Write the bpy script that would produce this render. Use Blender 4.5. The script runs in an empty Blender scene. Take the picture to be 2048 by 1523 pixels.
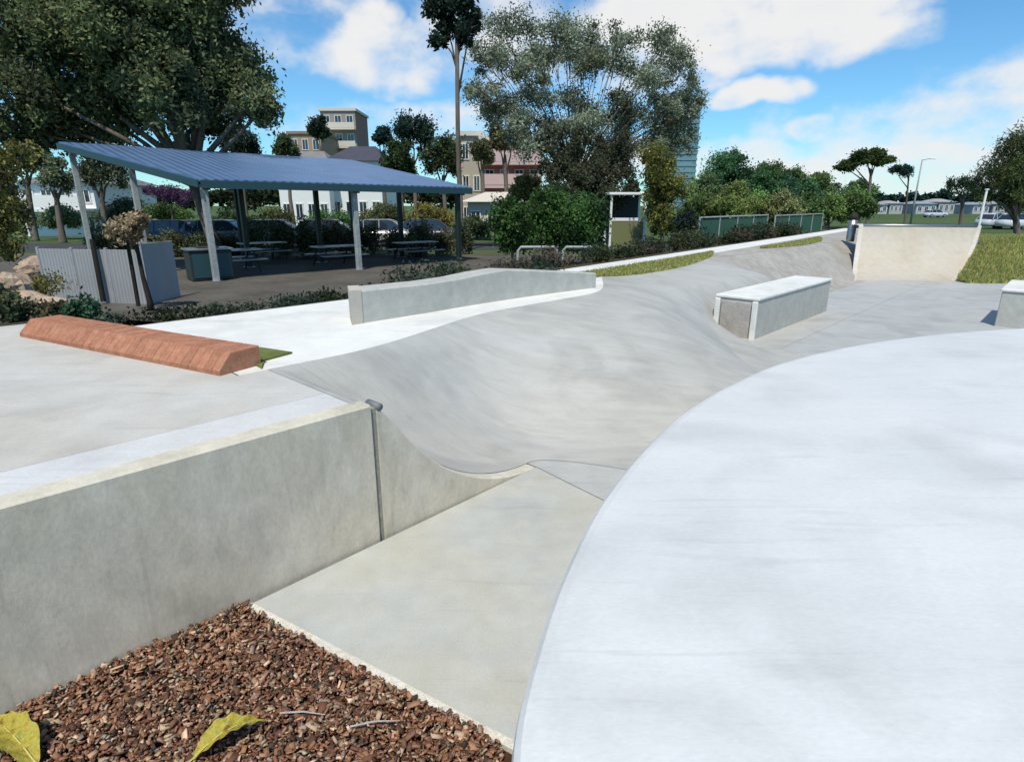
import bpy, math, random
import numpy as np
from mathutils import Vector, Matrix
scene = bpy.context.scene
COL = scene.collection
R = math.radians
rng = np.random.default_rng(7)
random.seed(7)

# ------------------------------------------------------------------ camera, sky, sun, exposure
CAMZ, PITCH, F = 2.1, R(16.6), 1176.0
cd = bpy.data.cameras.new('camera'); cam = bpy.data.objects.new('camera', cd); COL.objects.link(cam)
cam.location = (0, 0, CAMZ); cam.rotation_euler = (R(90) - PITCH, 0, 0)
cd.sensor_width = 36; cd.lens = F / 2048 * 36; cd.clip_start = .05; cd.clip_end = 6000
scene.camera = cam
CP, SP = math.cos(PITCH), math.sin(PITCH)

def ray(px, py):
    dx = (px - 1024) / F; u = (761.5 - py) / F
    return Vector((dx, CP + u * SP, -SP + u * CP))
def onz(px, py, z):                      # point seen at a photo pixel, at height z
    r = ray(px, py); return Vector((0, 0, CAMZ)) + r * ((z - CAMZ) / r.z)
def at(px, py, Y):                       # point seen at a photo pixel, at distance Y ahead
    r = ray(px, py); return Vector((0, 0, CAMZ)) + r * (Y / r.y)

scene.view_settings.view_transform = 'Standard'
scene.view_settings.look = 'None'
scene.view_settings.exposure = 0.08
scene.view_settings.gamma = 1

SUN_EL = R(60); SUN_FROM = Vector((-.17, -.98)).normalized()      # sun stands high behind the camera
world = bpy.data.worlds.new('World'); scene.world = world; world.use_nodes = True
wt = world.node_tree; wt.nodes.clear()
def WN(t, **k):
    n = wt.nodes.new(t)
    for a, b in k.items(): setattr(n, a, b)
    return n
sky = WN('ShaderNodeTexSky', sky_type='NISHITA', sun_disc=False)
sky.sun_elevation = SUN_EL; sky.sun_rotation = math.atan2(SUN_FROM.x, SUN_FROM.y)
sky.air_density = 1.0; sky.dust_density = .2; sky.ozone_density = 1.6
tc = WN('ShaderNodeTexCoord')
nz = WN('ShaderNodeTexNoise'); nz.inputs['Scale'].default_value = 7.5; nz.inputs['Detail'].default_value = 8; nz.inputs['Roughness'].default_value = .58
mp = WN('ShaderNodeMapping'); mp.inputs['Scale'].default_value = (1, 1, 1.5)
wt.links.new(tc.outputs['Generated'], mp.inputs[0]); wt.links.new(mp.outputs[0], nz.inputs['Vector'])
def wmath(op, a, b=None, c=None, clamp=False):
    n = WN('ShaderNodeMath', operation=op, use_clamp=clamp)
    for i, v in enumerate((a, b, c)):
        if v is None: continue
        if isinstance(v, (int, float)): n.inputs[i].default_value = v
        else: wt.links.new(v, n.inputs[i])
    return n.outputs[0]
def wdot(vec, const):
    n = WN('ShaderNodeVectorMath', operation='DOT_PRODUCT'); wt.links.new(vec, n.inputs[0]); n.inputs[1].default_value = const
    return n.outputs['Value']
# cloud banks: direction of the centre (photo pixel), half width and half height in radians, weight
CLOUDS = [(770, 120, .12, .055, .72), (740, 60, .05, .05, .65), (560, 10, .10, .02, .5), (1420, 30, .25, .05, .95), (1560, 85, .20, .035, .8), (1010, 40, .14, .06, .6), (1500, 185, .075, .024, .85),
          (1620, 258, .045, .022, .65), (1920, 265, .26, .06, .62), (1850, 340, .30, .045, .7), (1400, 325, .45, .035, .55), (860, 250, .3, .035, .55), (1260, 110, .20, .07, .6), (300, -200, .3, .2, .45), (2500, 120, .3, .05, .5),
          (1024, -700, .8, .2, .5)]
dirn = WN('ShaderNodeVectorMath', operation='MULTIPLY_ADD')
nz2 = WN('ShaderNodeTexNoise'); nz2.inputs['Scale'].default_value = 9; nz2.inputs['Detail'].default_value = 3
wt.links.new(tc.outputs['Generated'], nz2.inputs['Vector'])
sub = WN('ShaderNodeVectorMath', operation='SUBTRACT'); wt.links.new(nz2.outputs['Color'], sub.inputs[0]); sub.inputs[1].default_value = (.5, .5, .5)
wt.links.new(sub.outputs[0], dirn.inputs[0]); dirn.inputs[1].default_value = (.09, .09, .07); wt.links.new(tc.outputs['Generated'], dirn.inputs[2])
tot = None
for px, py, sx, sy, w in CLOUDS:
    c = ray(px, py).normalized(); r_ = c.cross(Vector((0, 0, 1))).normalized(); u_ = r_.cross(c)
    a = wdot(dirn.outputs[0], tuple(r_ / sx)); b = wdot(dirn.outputs[0], tuple(u_ / sy))
    m = wmath('ADD', wmath('MULTIPLY', a, a), wmath('MULTIPLY', b, b))
    m = wmath('MULTIPLY', wmath('SUBTRACT', 1.35, m, clamp=True), w)
    tot = m if tot is None else wmath('MAXIMUM', tot, m)
den = wmath('ADD', tot, wmath('MULTIPLY', wmath('SUBTRACT', nz.outputs['Fac'], .5), 2.0))
ramp = WN('ShaderNodeMapRange', interpolation_type='SMOOTHSTEP'); wt.links.new(den, ramp.inputs[0])
ramp.inputs[1].default_value = .14; ramp.inputs[2].default_value = .92
shade = WN('ShaderNodeMapRange'); wt.links.new(den, shade.inputs[0]); shade.inputs[1].default_value = .5; shade.inputs[2].default_value = 1.5
shade.inputs[3].default_value = 1.0; shade.inputs[4].default_value = .74
tint = WN('ShaderNodeMix', data_type='RGBA', blend_type='MULTIPLY'); tint.inputs[0].default_value = 1
wt.links.new(sky.outputs[0], tint.inputs[6]); tint.inputs[7].default_value = (.68, 1.16, 1.42, 1)
cc = WN('ShaderNodeMix', data_type='RGBA'); cc.inputs[6].default_value = (6.3, 6.4, 6.9, 1); cc.inputs[7].default_value = (8.4, 8.4, 8.4, 1)
wt.links.new(shade.outputs[0], cc.inputs[0])
mix = WN('ShaderNodeMix', data_type='RGBA'); wt.links.new(ramp.outputs[0], mix.inputs[0])
wt.links.new(tint.outputs[2], mix.inputs[6]); wt.links.new(cc.outputs[2], mix.inputs[7])
bg = WN('ShaderNodeBackground'); bg.inputs['Strength'].default_value = .10
wo = WN('ShaderNodeOutputWorld'); wt.links.new(mix.outputs[2], bg.inputs[0]); wt.links.new(bg.outputs[0], wo.inputs[0])

sl = bpy.data.lights.new('sun', 'SUN'); sun = bpy.data.objects.new('sun', sl); COL.objects.link(sun)
sl.energy = 4.1; sl.angle = R(.5); sl.color = (1, .93, .81)
sd = Vector((SUN_FROM.x * math.cos(SUN_EL), SUN_FROM.y * math.cos(SUN_EL), math.sin(SUN_EL)))
sun.rotation_euler = sd.to_track_quat('Z', 'Y').to_euler(); sun.location = sd * 60

# ------------------------------------------------------------------ helpers
def tag(o, label=None, cat=None, group=None, kind=None):
    if label: o['label'] = label
    if cat: o['category'] = cat
    if group: o['group'] = group
    if kind: o['kind'] = kind
    return o
def empty(name, loc=(0, 0, 0), rz=0, label=None, cat=None, group=None):
    o = bpy.data.objects.new(name, None); COL.objects.link(o); o.location = loc; o.rotation_euler = (0, 0, rz)
    o.empty_display_size = .2
    return tag(o, label, cat, group)
class MB:
    def __init__(s): s.v = []; s.f = []
    def add(s, vs, fs):
        b = len(s.v); s.v += [tuple(v) for v in vs]; s.f += [tuple(i + b for i in f) for f in fs]; return s
    def box(s, c, d, rz=0, bev=0):
        x, y, z = [k / 2 for k in d]; cr, sr = math.cos(rz), math.sin(rz)
        if bev:
            b = min(bev, x * .9, y * .9, z * .9)
            ring = lambda X, Y, Z: [(-X, -Y + b, Z), (-X + b, -Y, Z), (X - b, -Y, Z), (X, -Y + b, Z), (X, Y - b, Z), (X - b, Y, Z), (-X + b, Y, Z), (-X, Y - b, Z)]
            P = ring(x - b, y - b, -z) + ring(x, y, -z + b) + ring(x, y, z - b) + ring(x - b, y - b, z)
            fs = [tuple(range(7, -1, -1)), tuple(range(24, 32))]
            for k in range(3):
                for i in range(8): fs.append((k * 8 + i, k * 8 + (i + 1) % 8, k * 8 + 8 + (i + 1) % 8, k * 8 + 8 + i))
        else:
            P = [(-x, -y, -z), (x, -y, -z), (x, y, -z), (-x, y, -z), (-x, -y, z), (x, -y, z), (x, y, z), (-x, y, z)]
            fs = [(3, 2, 1, 0), (4, 5, 6, 7), (0, 1, 5, 4), (1, 2, 6, 5), (2, 3, 7, 6), (3, 0, 4, 7)]
        return s.add([(c[0] + p[0] * cr - p[1] * sr, c[1] + p[0] * sr + p[1] * cr, c[2] + p[2]) for p in P], fs)
    def tube(s, pts, rad, n=8, cap=True):
        pts = [Vector(p) for p in pts]; rs = rad if isinstance(rad, (list, tuple)) else [rad] * len(pts)
        b = len(s.v); up = None
        for i, p in enumerate(pts):
            t = (pts[min(i + 1, len(pts) - 1)] - pts[max(i - 1, 0)]).normalized()
            if up is None: up = t.cross(Vector((0, 0, 1)) if abs(t.z) < .9 else Vector((1, 0, 0))).normalized()
            up = (up - t * up.dot(t)).normalized(); w = t.cross(up)
            for k in range(n):
                a = 2 * math.pi * k / n; s.v.append(tuple(p + (up * math.cos(a) + w * math.sin(a)) * rs[i]))
        for i in range(len(pts) - 1):
            for k in range(n): s.f.append((b + i * n + k, b + i * n + (k + 1) % n, b + (i + 1) * n + (k + 1) % n, b + (i + 1) * n + k))
        if cap:
            s.f.append(tuple(b + k for k in range(n - 1, -1, -1))); e = b + (len(pts) - 1) * n; s.f.append(tuple(e + k for k in range(n)))
        return s
    def prism(s, poly, z0, z1):             # poly counter-clockwise in plan
        n = len(poly); vs = [(p[0], p[1], z0) for p in poly] + [(p[0], p[1], z1) for p in poly]
        return s.add(vs, [tuple(range(n - 1, -1, -1)), tuple(range(n, 2 * n))] + [(i, (i + 1) % n, n + (i + 1) % n, n + i) for i in range(n)])
    def build(s, name, m, parent=None, smooth=False):
        me = bpy.data.meshes.new(name); me.from_pydata(s.v, [], s.f); me.validate(); me.update()
        if smooth: me.polygons.foreach_set('use_smooth', [True] * len(me.polygons))
        me.materials.append(m); o = bpy.data.objects.new(name, me); COL.objects.link(o)
        if parent: o.parent = parent
        return o
def grid(fn, nu, nv):                       # surface from fn(i/nu, j/nv)
    m = MB(); vs = [fn(i / nu, j / nv) for i in range(nu + 1) for j in range(nv + 1)]
    fs = [(i * (nv + 1) + j, (i + 1) * (nv + 1) + j, (i + 1) * (nv + 1) + j + 1, i * (nv + 1) + j + 1) for i in range(nu) for j in range(nv)]
    return m.add(vs, fs)

# ------------------------------------------------------------------ materials
def mat(name, col, rough=.6, metal=0, spec=.5):
    m = bpy.data.materials.new(name); m.use_nodes = True; b = m.node_tree.nodes['Principled BSDF']
    b.inputs['Base Color'].default_value = (*col, 1); b.inputs['Roughness'].default_value = rough; b.inputs['Metallic'].default_value = metal
    b.inputs['Specular IOR Level'].default_value = spec
    return m
def noisy(name, cols, scales=(1.0, 12.0, 90.0), rough=.6, bump=.25, spec=.4, stretch=(1, 1, 1), bscale=None, contrast=1.0, rvar=.12, amps=(.16, .20), wear=0):
    """layered noise between colours, with bump and varying gloss; object coordinates in metres"""
    m = mat(name, cols[0], rough, 0, spec); t = m.node_tree; L = t.links; N = t.nodes; b = N['Principled BSDF']
    g = N.new('ShaderNodeNewGeometry'); mp = N.new('ShaderNodeMapping'); mp.inputs['Scale'].default_value = stretch; L.new(g.outputs['Position'], mp.inputs[0])
    last = None; facs = []
    for i, sc in enumerate(scales):
        n = N.new('ShaderNodeTexNoise'); n.inputs['Scale'].default_value = sc; n.inputs['Detail'].default_value = 6; n.inputs['Roughness'].default_value = .6
        L.new(mp.outputs[0], n.inputs['Vector']); facs.append(n.outputs['Fac'])
    r = N.new('ShaderNodeValToRGB'); e = r.color_ramp.elements
    k = len(cols)
    lo, hi = .5 - .2 / contrast, .5 + .2 / contrast
    e[0].position = lo; e[0].color = (*cols[0], 1); e[1].position = hi; e[1].color = (*cols[-1], 1)
    for i in range(1, k - 1):
        q = e.new(lo + (hi - lo) * i / (k - 1)); q.color = (*cols[i], 1)
    L.new(facs[0], r.inputs[0]); last = r.outputs[0]
    for f, amt in zip(facs[1:], amps):
        mr = N.new('ShaderNodeMapRange'); L.new(f, mr.inputs[0]); mr.inputs[1].default_value = .3; mr.inputs[2].default_value = .7; mr.inputs[3].default_value = 1 - amt; mr.inputs[4].default_value = 1 + amt
        mx = N.new('ShaderNodeMix'); mx.data_type = 'RGBA'; mx.blend_type = 'MULTIPLY'; mx.inputs[0].default_value = 1
        L.new(last, mx.inputs[6]); L.new(mr.outputs[0], mx.inputs[7]); last = mx.outputs[2]
    if wear:
        for q, (rot, sc, lo_, hi_, dark) in enumerate([(.5, (.9, 9, 1), .60, .72, .10), (-.9, (.7, 16, 1), .63, .70, .09), (0, (.9, .9, .9), .50, .68, .13)]):
            m2 = N.new('ShaderNodeMapping'); m2.inputs['Rotation'].default_value = (0, 0, rot); m2.inputs['Scale'].default_value = sc; m2.inputs['Location'].default_value = (q * 7.3, 2.1, 0); L.new(g.outputs['Position'], m2.inputs[0])
            n = N.new('ShaderNodeTexNoise'); n.inputs['Scale'].default_value = 1.6; n.inputs['Detail'].default_value = 7; n.inputs['Distortion'].default_value = .6; L.new(m2.outputs[0], n.inputs['Vector'])
            mr = N.new('ShaderNodeMapRange'); L.new(n.outputs['Fac'], mr.inputs[0]); mr.inputs[1].default_value = lo_; mr.inputs[2].default_value = hi_; mr.inputs[3].default_value = 1; mr.inputs[4].default_value = 1 - dark * wear
            mx = N.new('ShaderNodeMix'); mx.data_type = 'RGBA'; mx.blend_type = 'MULTIPLY'; mx.inputs[0].default_value = 1
            L.new(last, mx.inputs[6]); L.new(mr.outputs[0], mx.inputs[7]); last = mx.outputs[2]
    L.new(last, b.inputs['Base Color'])
    rr = N.new('ShaderNodeMapRange'); L.new(facs[min(1, len(facs) - 1)], rr.inputs[0]); rr.inputs[3].default_value = rough - rvar; rr.inputs[4].default_value = rough + rvar; L.new(rr.outputs[0], b.inputs['Roughness'])
    if bump:
        bp = N.new('ShaderNodeBump'); bp.inputs['Strength'].default_value = bump; bp.inputs['Distance'].default_value = .01
        if bscale:
            n = N.new('ShaderNodeTexNoise'); n.inputs['Scale'].default_value = bscale; n.inputs['Detail'].default_value = 4; L.new(mp.outputs[0], n.inputs['Vector']); L.new(n.outputs['Fac'], bp.inputs['Height'])
        else: L.new(facs[-1], bp.inputs['Height'])
        L.new(bp.outputs[0], b.inputs['Normal'])
    return m
M = {}
CA = dict(amps=(.05, .06), wear=1.0)
M['deck'] = noisy('deck concrete', [(0.460, 0.428, 0.362), (0.510, 0.488, 0.428), (0.530, 0.522, 0.485)], (.7, 5, 60), .6, .06, .4, **CA)
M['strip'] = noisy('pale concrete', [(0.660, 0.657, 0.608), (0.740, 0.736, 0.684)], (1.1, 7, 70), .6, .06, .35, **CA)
M['bowl'] = noisy('trowelled concrete', [(0.366, 0.359, 0.328), (0.419, 0.411, 0.369), (0.445, 0.442, 0.413)], (.8, 4, 70), .5, .06, .45, stretch=(.6, 2.4, 1), amps=(.07, .05), wear=1.1)
M['floor'] = noisy('floor concrete', [(0.387, 0.390, 0.362), (0.439, 0.442, 0.417)], (.6, 4, 60), .5, .06, .45, amps=(.07, .06), wear=1.3)
M['slab'] = noisy('near slab concrete', [(0.446, 0.426, 0.340), (0.446, 0.445, 0.395), (0.419, 0.440, 0.434)], (1.0, 6, 90), .6, .08, .4, amps=(.06, .07), wear=.8)
M['edge'] = noisy('slab edge concrete', [(0.560, 0.517, 0.418), (0.660, 0.627, 0.542)], (4, 30, 110), .7, .3, .3)
M['platform'] = noisy('platform concrete', [(0.550, 0.567, 0.552), (0.600, 0.607, 0.589), (0.620, 0.627, 0.608)], (.6, 2.5, 60), .5, .05, .45, stretch=(.7, 1.8, 1), amps=(.04, .05), wear=.9)
M['wall'] = noisy('formed concrete', [(0.528, 0.480, 0.370), (0.583, 0.537, 0.429), (0.605, 0.564, 0.480)], (2.2, 9, 60), .7, .15, .3, stretch=(1, 1, .55), amps=(.12, .08), wear=1.1)
M['walldark'] = noisy('joint concrete', [(0.240, 0.239, 0.190), (0.320, 0.318, 0.266)], (6, 20, 80), .8, .3, .2)
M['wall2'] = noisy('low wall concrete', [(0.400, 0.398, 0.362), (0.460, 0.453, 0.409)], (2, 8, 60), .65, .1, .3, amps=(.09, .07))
M['beige'] = noisy('cream concrete', [(0.433, 0.379, 0.289), (0.484, 0.434, 0.348), (0.474, 0.434, 0.379)], (1.0, 6, 50), .65, .1, .3, amps=(.06, .06))
M['beige2'] = noisy('pale cream concrete', [(0.515, 0.465, 0.397), (0.577, 0.525, 0.466)], (2, 8, 50), .65, .1, .3, amps=(.08, .06))
M['steel'] = mat('galvanised steel', (.42, .43, .43), .38, .9)
M['greybrown'] = noisy('weathered concrete', [(.30, .275, .235), (.40, .375, .335)], (1.0, 6, 50), .65, .15, .3)
M['grass'] = noisy('grass', [(.09, .12, .035), (.15, .17, .05), (.24, .21, .085)], (1.3, 14, 120), .9, .9, .15, bscale=70)
M['field'] = noisy('field grass', [(.05, .085, .03), (.08, .115, .04)], (.05, .6, 8), .95, .5, .1)
M['soil'] = noisy('garden soil', [(.035, .028, .018), (.07, .055, .035), (.05, .06, .025)], (1.2, 9, 70), .95, .9, .1, bscale=40)
M['mulchbase'] = noisy('mulch bed', [(.045, .022, .012), (.10, .05, .028)], (9, 40, 120), .95, 1, .1, bscale=60)
M['paving'] = noisy('shelter paving', [(.07, .062, .05), (.12, .108, .09)], (.7, 6, 50), .85, .2, .2)
M['asphalt'] = noisy('asphalt', [(.045, .045, .047), (.065, .064, .062)], (.4, 8, 90), .85, .4, .2)
M['rock'] = noisy('sandstone', [(.30, .20, .13), (.45, .35, .26)], (3, 12, 60), .9, .8, .2, bscale=14)
M['bark'] = noisy('bark', [(.10, .08, .06), (.20, .17, .14)], (3, 15, 60), .9, .8, .1, stretch=(1, 1, .2), bscale=25)
M['palebark'] = noisy('pale bark', [(.26, .24, .22), (.46, .44, .42)], (1.5, 8, 60), .85, .4, .1, stretch=(1, 1, .3))
M['darkwood'] = noisy('dark timber', [(.018, .016, .013), (.035, .03, .025)], (5, 20, 80), .8, .4, .2, stretch=(1, 1, .2))
M['postgrey'] = noisy('pale post colour', [(.27, .29, .28), (.36, .38, .37)], (3, 12, 60), .55, .05, .3)
M['postdark'] = mat('dark post colour', (.015, .025, .022), .5)
M['white'] = mat('white paint', (.78, .78, .76), .55)
M['cream'] = mat('cream render', (.60, .55, .47), .8)
M['dark'] = mat('dark interior', (.02, .022, .025), .6)
M['glass'] = mat('window glass', (.02, .03, .04), .08, 0, .8)
M['rubber'] = mat('tyre rubber', (.012, .012, .012), .8)
M['chrome'] = mat('alloy', (.55, .55, .56), .3, .9)
M['lampglass'] = mat('lamp lens', (.7, .7, .68), .15)
M['redlens'] = mat('tail lens', (.35, .02, .015), .2)
M['panelfence'] = noisy('pale fence panel', [(.26, .27, .28), (.33, .33, .34)], (.8, 6, 40), .6, .05, .3)
M['teal'] = mat('teal fascia', (.02, .06, .07), .5)
M['greenmesh'] = mat('green shade mesh', (.04, .12, .07), .85)
def brickmat(name, a, b_, mortar, sc, rough=.85):
    m = mat(name, a, rough, 0, .2); t = m.node_tree; L = t.links; N = t.nodes; b = N['Principled BSDF']
    tcn = N.new('ShaderNodeTexCoord'); br = N.new('ShaderNodeTexBrick'); L.new(tcn.outputs['Object'], br.inputs['Vector'])
    br.inputs['Color1'].default_value = (*a, 1); br.inputs['Color2'].default_value = (*b_, 1); br.inputs['Mortar'].default_value = (*mortar, 1)
    br.inputs['Scale'].default_value = sc; br.inputs['Mortar Size'].default_value = .015; br.inputs['Bias'].default_value = -.1
    n = N.new('ShaderNodeTexNoise'); n.inputs['Scale'].default_value = 9; n.inputs['Detail'].default_value = 5; L.new(tcn.outputs['Object'], n.inputs['Vector'])
    mr = N.new('ShaderNodeMapRange'); L.new(n.outputs['Fac'], mr.inputs[0]); mr.inputs[1].default_value = .3; mr.inputs[2].default_value = .7; mr.inputs[3].default_value = .75; mr.inputs[4].default_value = 1.25
    mx = N.new('ShaderNodeMix'); mx.data_type = 'RGBA'; mx.blend_type = 'MULTIPLY'; mx.inputs[0].default_value = 1; L.new(br.outputs['Color'], mx.inputs[6]); L.new(mr.outputs[0], mx.inputs[7])
    L.new(mx.outputs[2], b.inputs['Base Color'])
    bp = N.new('ShaderNodeBump'); bp.inputs['Strength'].default_value = .5; bp.inputs['Distance'].default_value = .01; L.new(n.outputs['Fac'], bp.inputs['Height']); L.new(bp.outputs[0], b.inputs['Normal'])
    return m
def unitbrick():
    m = noisy('terracotta brick', [(.30, .13, .075), (.38, .17, .10), (.41, .205, .13)], (14, 45, 130), .85, .5, .2, amps=(.14, .12)); t = m.node_tree; N = t.nodes; L = t.links; b = N['Principled BSDF']
    c = N.new('ShaderNodeTexCoord'); x = N.new('ShaderNodeSeparateXYZ'); L.new(c.outputs['Object'], x.inputs[0]); d = N.new('ShaderNodeMath'); d.operation = 'MULTIPLY'; L.new(x.outputs[0], d.inputs[0]); m.node_tree.nodes; d.inputs[1].default_value = 8.3
    f = N.new('ShaderNodeMath'); f.operation = 'FLOOR'; L.new(d.outputs[0], f.inputs[0]); w = N.new('ShaderNodeTexWhiteNoise'); w.noise_dimensions = '1D'; L.new(f.outputs[0], w.inputs['W'])
    r = N.new('ShaderNodeMapRange'); L.new(w.outputs['Value'], r.inputs[0]); r.inputs[3].default_value = .88; r.inputs[4].default_value = 1.1; src = b.inputs['Base Color'].links[0].from_socket
    mx = N.new('ShaderNodeMix'); mx.data_type = 'RGBA'; mx.blend_type = 'MULTIPLY'; mx.inputs[0].default_value = 1; L.new(src, mx.inputs[6]); L.new(r.outputs[0], mx.inputs[7]); L.new(mx.outputs[2], b.inputs['Base Color']); return m, d
M['brick'], BRSC = unitbrick()
M['housebrick'] = brickmat('house brick', (.30, .12, .08), (.24, .11, .08), (.3, .26, .22), 3)
# ribbed blue roof sheet
def ribbed(name, col, axis_dir, per, rough=.4, metal=.3):
    m = mat(name, col, rough, metal); t = m.node_tree; L = t.links; N = t.nodes; b = N['Principled BSDF']
    g = N.new('ShaderNodeNewGeometry'); d = N.new('ShaderNodeVectorMath'); d.operation = 'DOT_PRODUCT'; L.new(g.outputs['Position'], d.inputs[0]); d.inputs[1].default_value = tuple(Vector(axis_dir).normalized() * (2 * math.pi / per))
    s = N.new('ShaderNodeMath'); s.operation = 'SINE'; L.new(d.outputs['Value'], s.inputs[0])
    bp = N.new('ShaderNodeBump'); bp.inputs['Strength'].default_value = .8; bp.inputs['Distance'].default_value = .03; L.new(s.outputs[0], bp.inputs['Height']); L.new(bp.outputs[0], b.inputs['Normal'])
    n = N.new('ShaderNodeTexNoise'); n.inputs['Scale'].default_value = .9; n.inputs['Detail'].default_value = 8; L.new(g.outputs['Position'], n.inputs['Vector'])
    mx = N.new('ShaderNodeMix'); mx.data_type = 'RGBA'; L.new(n.outputs['Fac'], mx.inputs[0]); mx.inputs[6].default_value = (*[c * .78 for c in col], 1); mx.inputs[7].default_value = (*[c * 1.15 + .03 for c in col], 1); L.new(mx.outputs[2], b.inputs['Base Color'])
    return m

# ------------------------------------------------------------------ foliage
def leafmat(name):
    m = bpy.data.materials.new(name); m.use_nodes = True; t = m.node_tree; N = t.nodes; L = t.links; b = N['Principled BSDF']
    a = N.new('ShaderNodeAttribute'); a.attribute_name = 'Col'; L.new(a.outputs['Color'], b.inputs['Base Color'])
    b.inputs['Roughness'].default_value = .6; b.inputs['Specular IOR Level'].default_value = .2
    tr = N.new('ShaderNodeBsdfTranslucent'); L.new(a.outputs['Color'], tr.inputs['Color'])
    mx = N.new('ShaderNodeMixShader'); mx.inputs[0].default_value = .38; L.new(b.outputs[0], mx.inputs[1]); L.new(tr.outputs[0], mx.inputs[2])
    L.new(mx.outputs[0], N['Material Output'].inputs['Surface'])
    return m
M['leaf'] = leafmat('leaf')
def chips(name, P, size, cols, parent=None, aspect=.5, flat=0.0, m=None, bend=.0):
    """many small rhombic faces at points P (n,3); colours cols (n,3)"""
    n = len(P); s = size if isinstance(size, np.ndarray) else np.full(n, size)
    a = rng.normal(size=(n, 3)); a[:, 2] *= (1 - flat); a /= np.linalg.norm(a, axis=1)[:, None] + 1e-9
    b = rng.normal(size=(n, 3)); b[:, 2] *= (1 - flat); b -= (a * b).sum(1)[:, None] * a; b /= np.linalg.norm(b, axis=1)[:, None] + 1e-9
    c = np.cross(a, b) * (bend * s)[:, None]
    A = a * (s * .5)[:, None]; B = b * (s * .5 * aspect)[:, None]
    V = np.stack([P - A, P + B + c, P + A, P - B + c], 1).reshape(-1, 3)
    me = bpy.data.meshes.new(name); me.vertices.add(4 * n); me.vertices.foreach_set('co', V.astype(np.float32).ravel())
    me.loops.add(4 * n); me.loops.foreach_set('vertex_index', np.arange(4 * n, dtype=np.int32))
    me.polygons.add(n); me.polygons.foreach_set('loop_start', np.arange(0, 4 * n, 4, dtype=np.int32))
    me.update(calc_edges=True)
    ca = me.color_attributes.new('Col', 'FLOAT_COLOR', 'POINT')
    C4 = np.ones((n, 4)); C4[:, :3] = np.clip(cols, 0, 1); ca.data.foreach_set('color', np.repeat(C4, 4, 0).astype(np.float32).ravel())
    me.materials.append(m or M['leaf']); o = bpy.data.objects.new(name, me); COL.objects.link(o)
    if parent: o.parent = parent
    return o
def crown_points(blobs, n, sub=14, tight=.30, hollow=.35):
    """blobs: (x,y,z,rx,ry,rz). leaves gather round many sub-clumps near each blob's outside"""
    w = np.array([b[3] * b[4] * b[5] for b in blobs]) ** .8; w = w / w.sum(); Ps = []; K = []
    for b, wi in zip(blobs, w):
        k = max(60, int(n * wi)); ns = max(5, sub)
        d = rng.normal(size=(ns, 3)); d /= np.linalg.norm(d, axis=1)[:, None]; rr = hollow + (1 - hollow) * rng.random(ns) ** .6
        sc = d * rr[:, None] * .8; ssz = tight * (.55 + .9 * rng.random(ns)); tone = .55 + .9 * rng.random(ns)
        idx = rng.integers(0, ns, k); off = rng.normal(size=(k, 3)) * .55; q = sc[idx] + off * ssz[idx][:, None]
        Ps.append(np.array(b[:3]) + q * np.array(b[3:6])); K.append(tone[idx])
    return np.concatenate(Ps), np.concatenate(K)
def leaves(name, blobs, n, size, col, parent, sub=14, tight=.3, hollow=.35, aspect=.5, var=.35, col2=None):
    P, K = crown_points(blobs, n, sub, tight, hollow); k = len(P); c = np.array(col)
    C = np.tile(c, (k, 1))
    if col2 is not None:
        f = rng.random(k)[:, None] * .5 + (K[:, None] > 1.0) * .5; C = C * (1 - f) + np.array(col2) * f
    C = C * (K * (1 - var / 2 + var * rng.random(k)))[:, None] * 1.6
    return chips(name, P, size * (.6 + .8 * rng.random(k)), C, parent, aspect, bend=.12)
def pb(px, py, rpx, Y, sq=1.0, dY=0, dz=None):       # blob from where it stands in view
    c = at(px, py, Y + dY); r = rpx / F * (Y + dY) * 1.0
    return (c.x, c.y, c.z, r, r, r * sq)
def tree(name, label, cat, base, blobs, n, size, col, trunk_r=.25, tm='bark', group=None, fork=.45, branches=True, thin=1.0, trunkname='trunk', **kw):
    base = Vector(base)
    root = empty(name, base, 0, label, cat, group)
    bl = [(b[0] - base.x, b[1] - base.y, b[2] - base.z, *b[3:]) for b in blobs]
    leaves('crown', bl, n, size, col, root, **kw)
    m = MB(); cx = sum(b[0] for b in bl) / len(bl); cy = sum(b[1] for b in bl) / len(bl); cz = sum(b[2] for b in bl) / len(bl); lo = min(b[2] - b[5] for b in bl)
    fk = Vector((cx * .35, cy * .35, max(lo * .9, cz * fork)))
    mid = fk * .5 + Vector((random.uniform(-.1, .1), random.uniform(-.1, .1), 0)) * fk.z * .3
    m.tube([(0, 0, -.1), (0, 0, .15), mid, fk, fk * .75 + Vector((cx, cy, cz)) * .25], [trunk_r * 1.5, trunk_r * 1.1, trunk_r * .85, trunk_r * .7, trunk_r * .4], 9)
    if branches:
        for b in bl:
            e = Vector(b[:3]); s = fk * random.uniform(.75, 1.0); q = s * .5 + e * .5 + Vector((random.uniform(-.2, .2), random.uniform(-.2, .2), random.uniform(.0, .25))) * b[3]
            m.tube([s, q, e], [trunk_r * .5 * thin, trunk_r * .3 * thin, trunk_r * .1 * thin], 6)
            for k in range(3):
                d = Vector((random.gauss(0, 1), random.gauss(0, 1), abs(random.gauss(0, .8)))).normalized() * b[3] * .8
                m.tube([q * .4 + e * .6, e * .5 + (e + d) * .5, e + d], [trunk_r * .2 * thin, trunk_r * .12 * thin, trunk_r * .04 * thin], 5)
    m.build(trunkname, M[tm], root, True)
    return root
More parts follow.
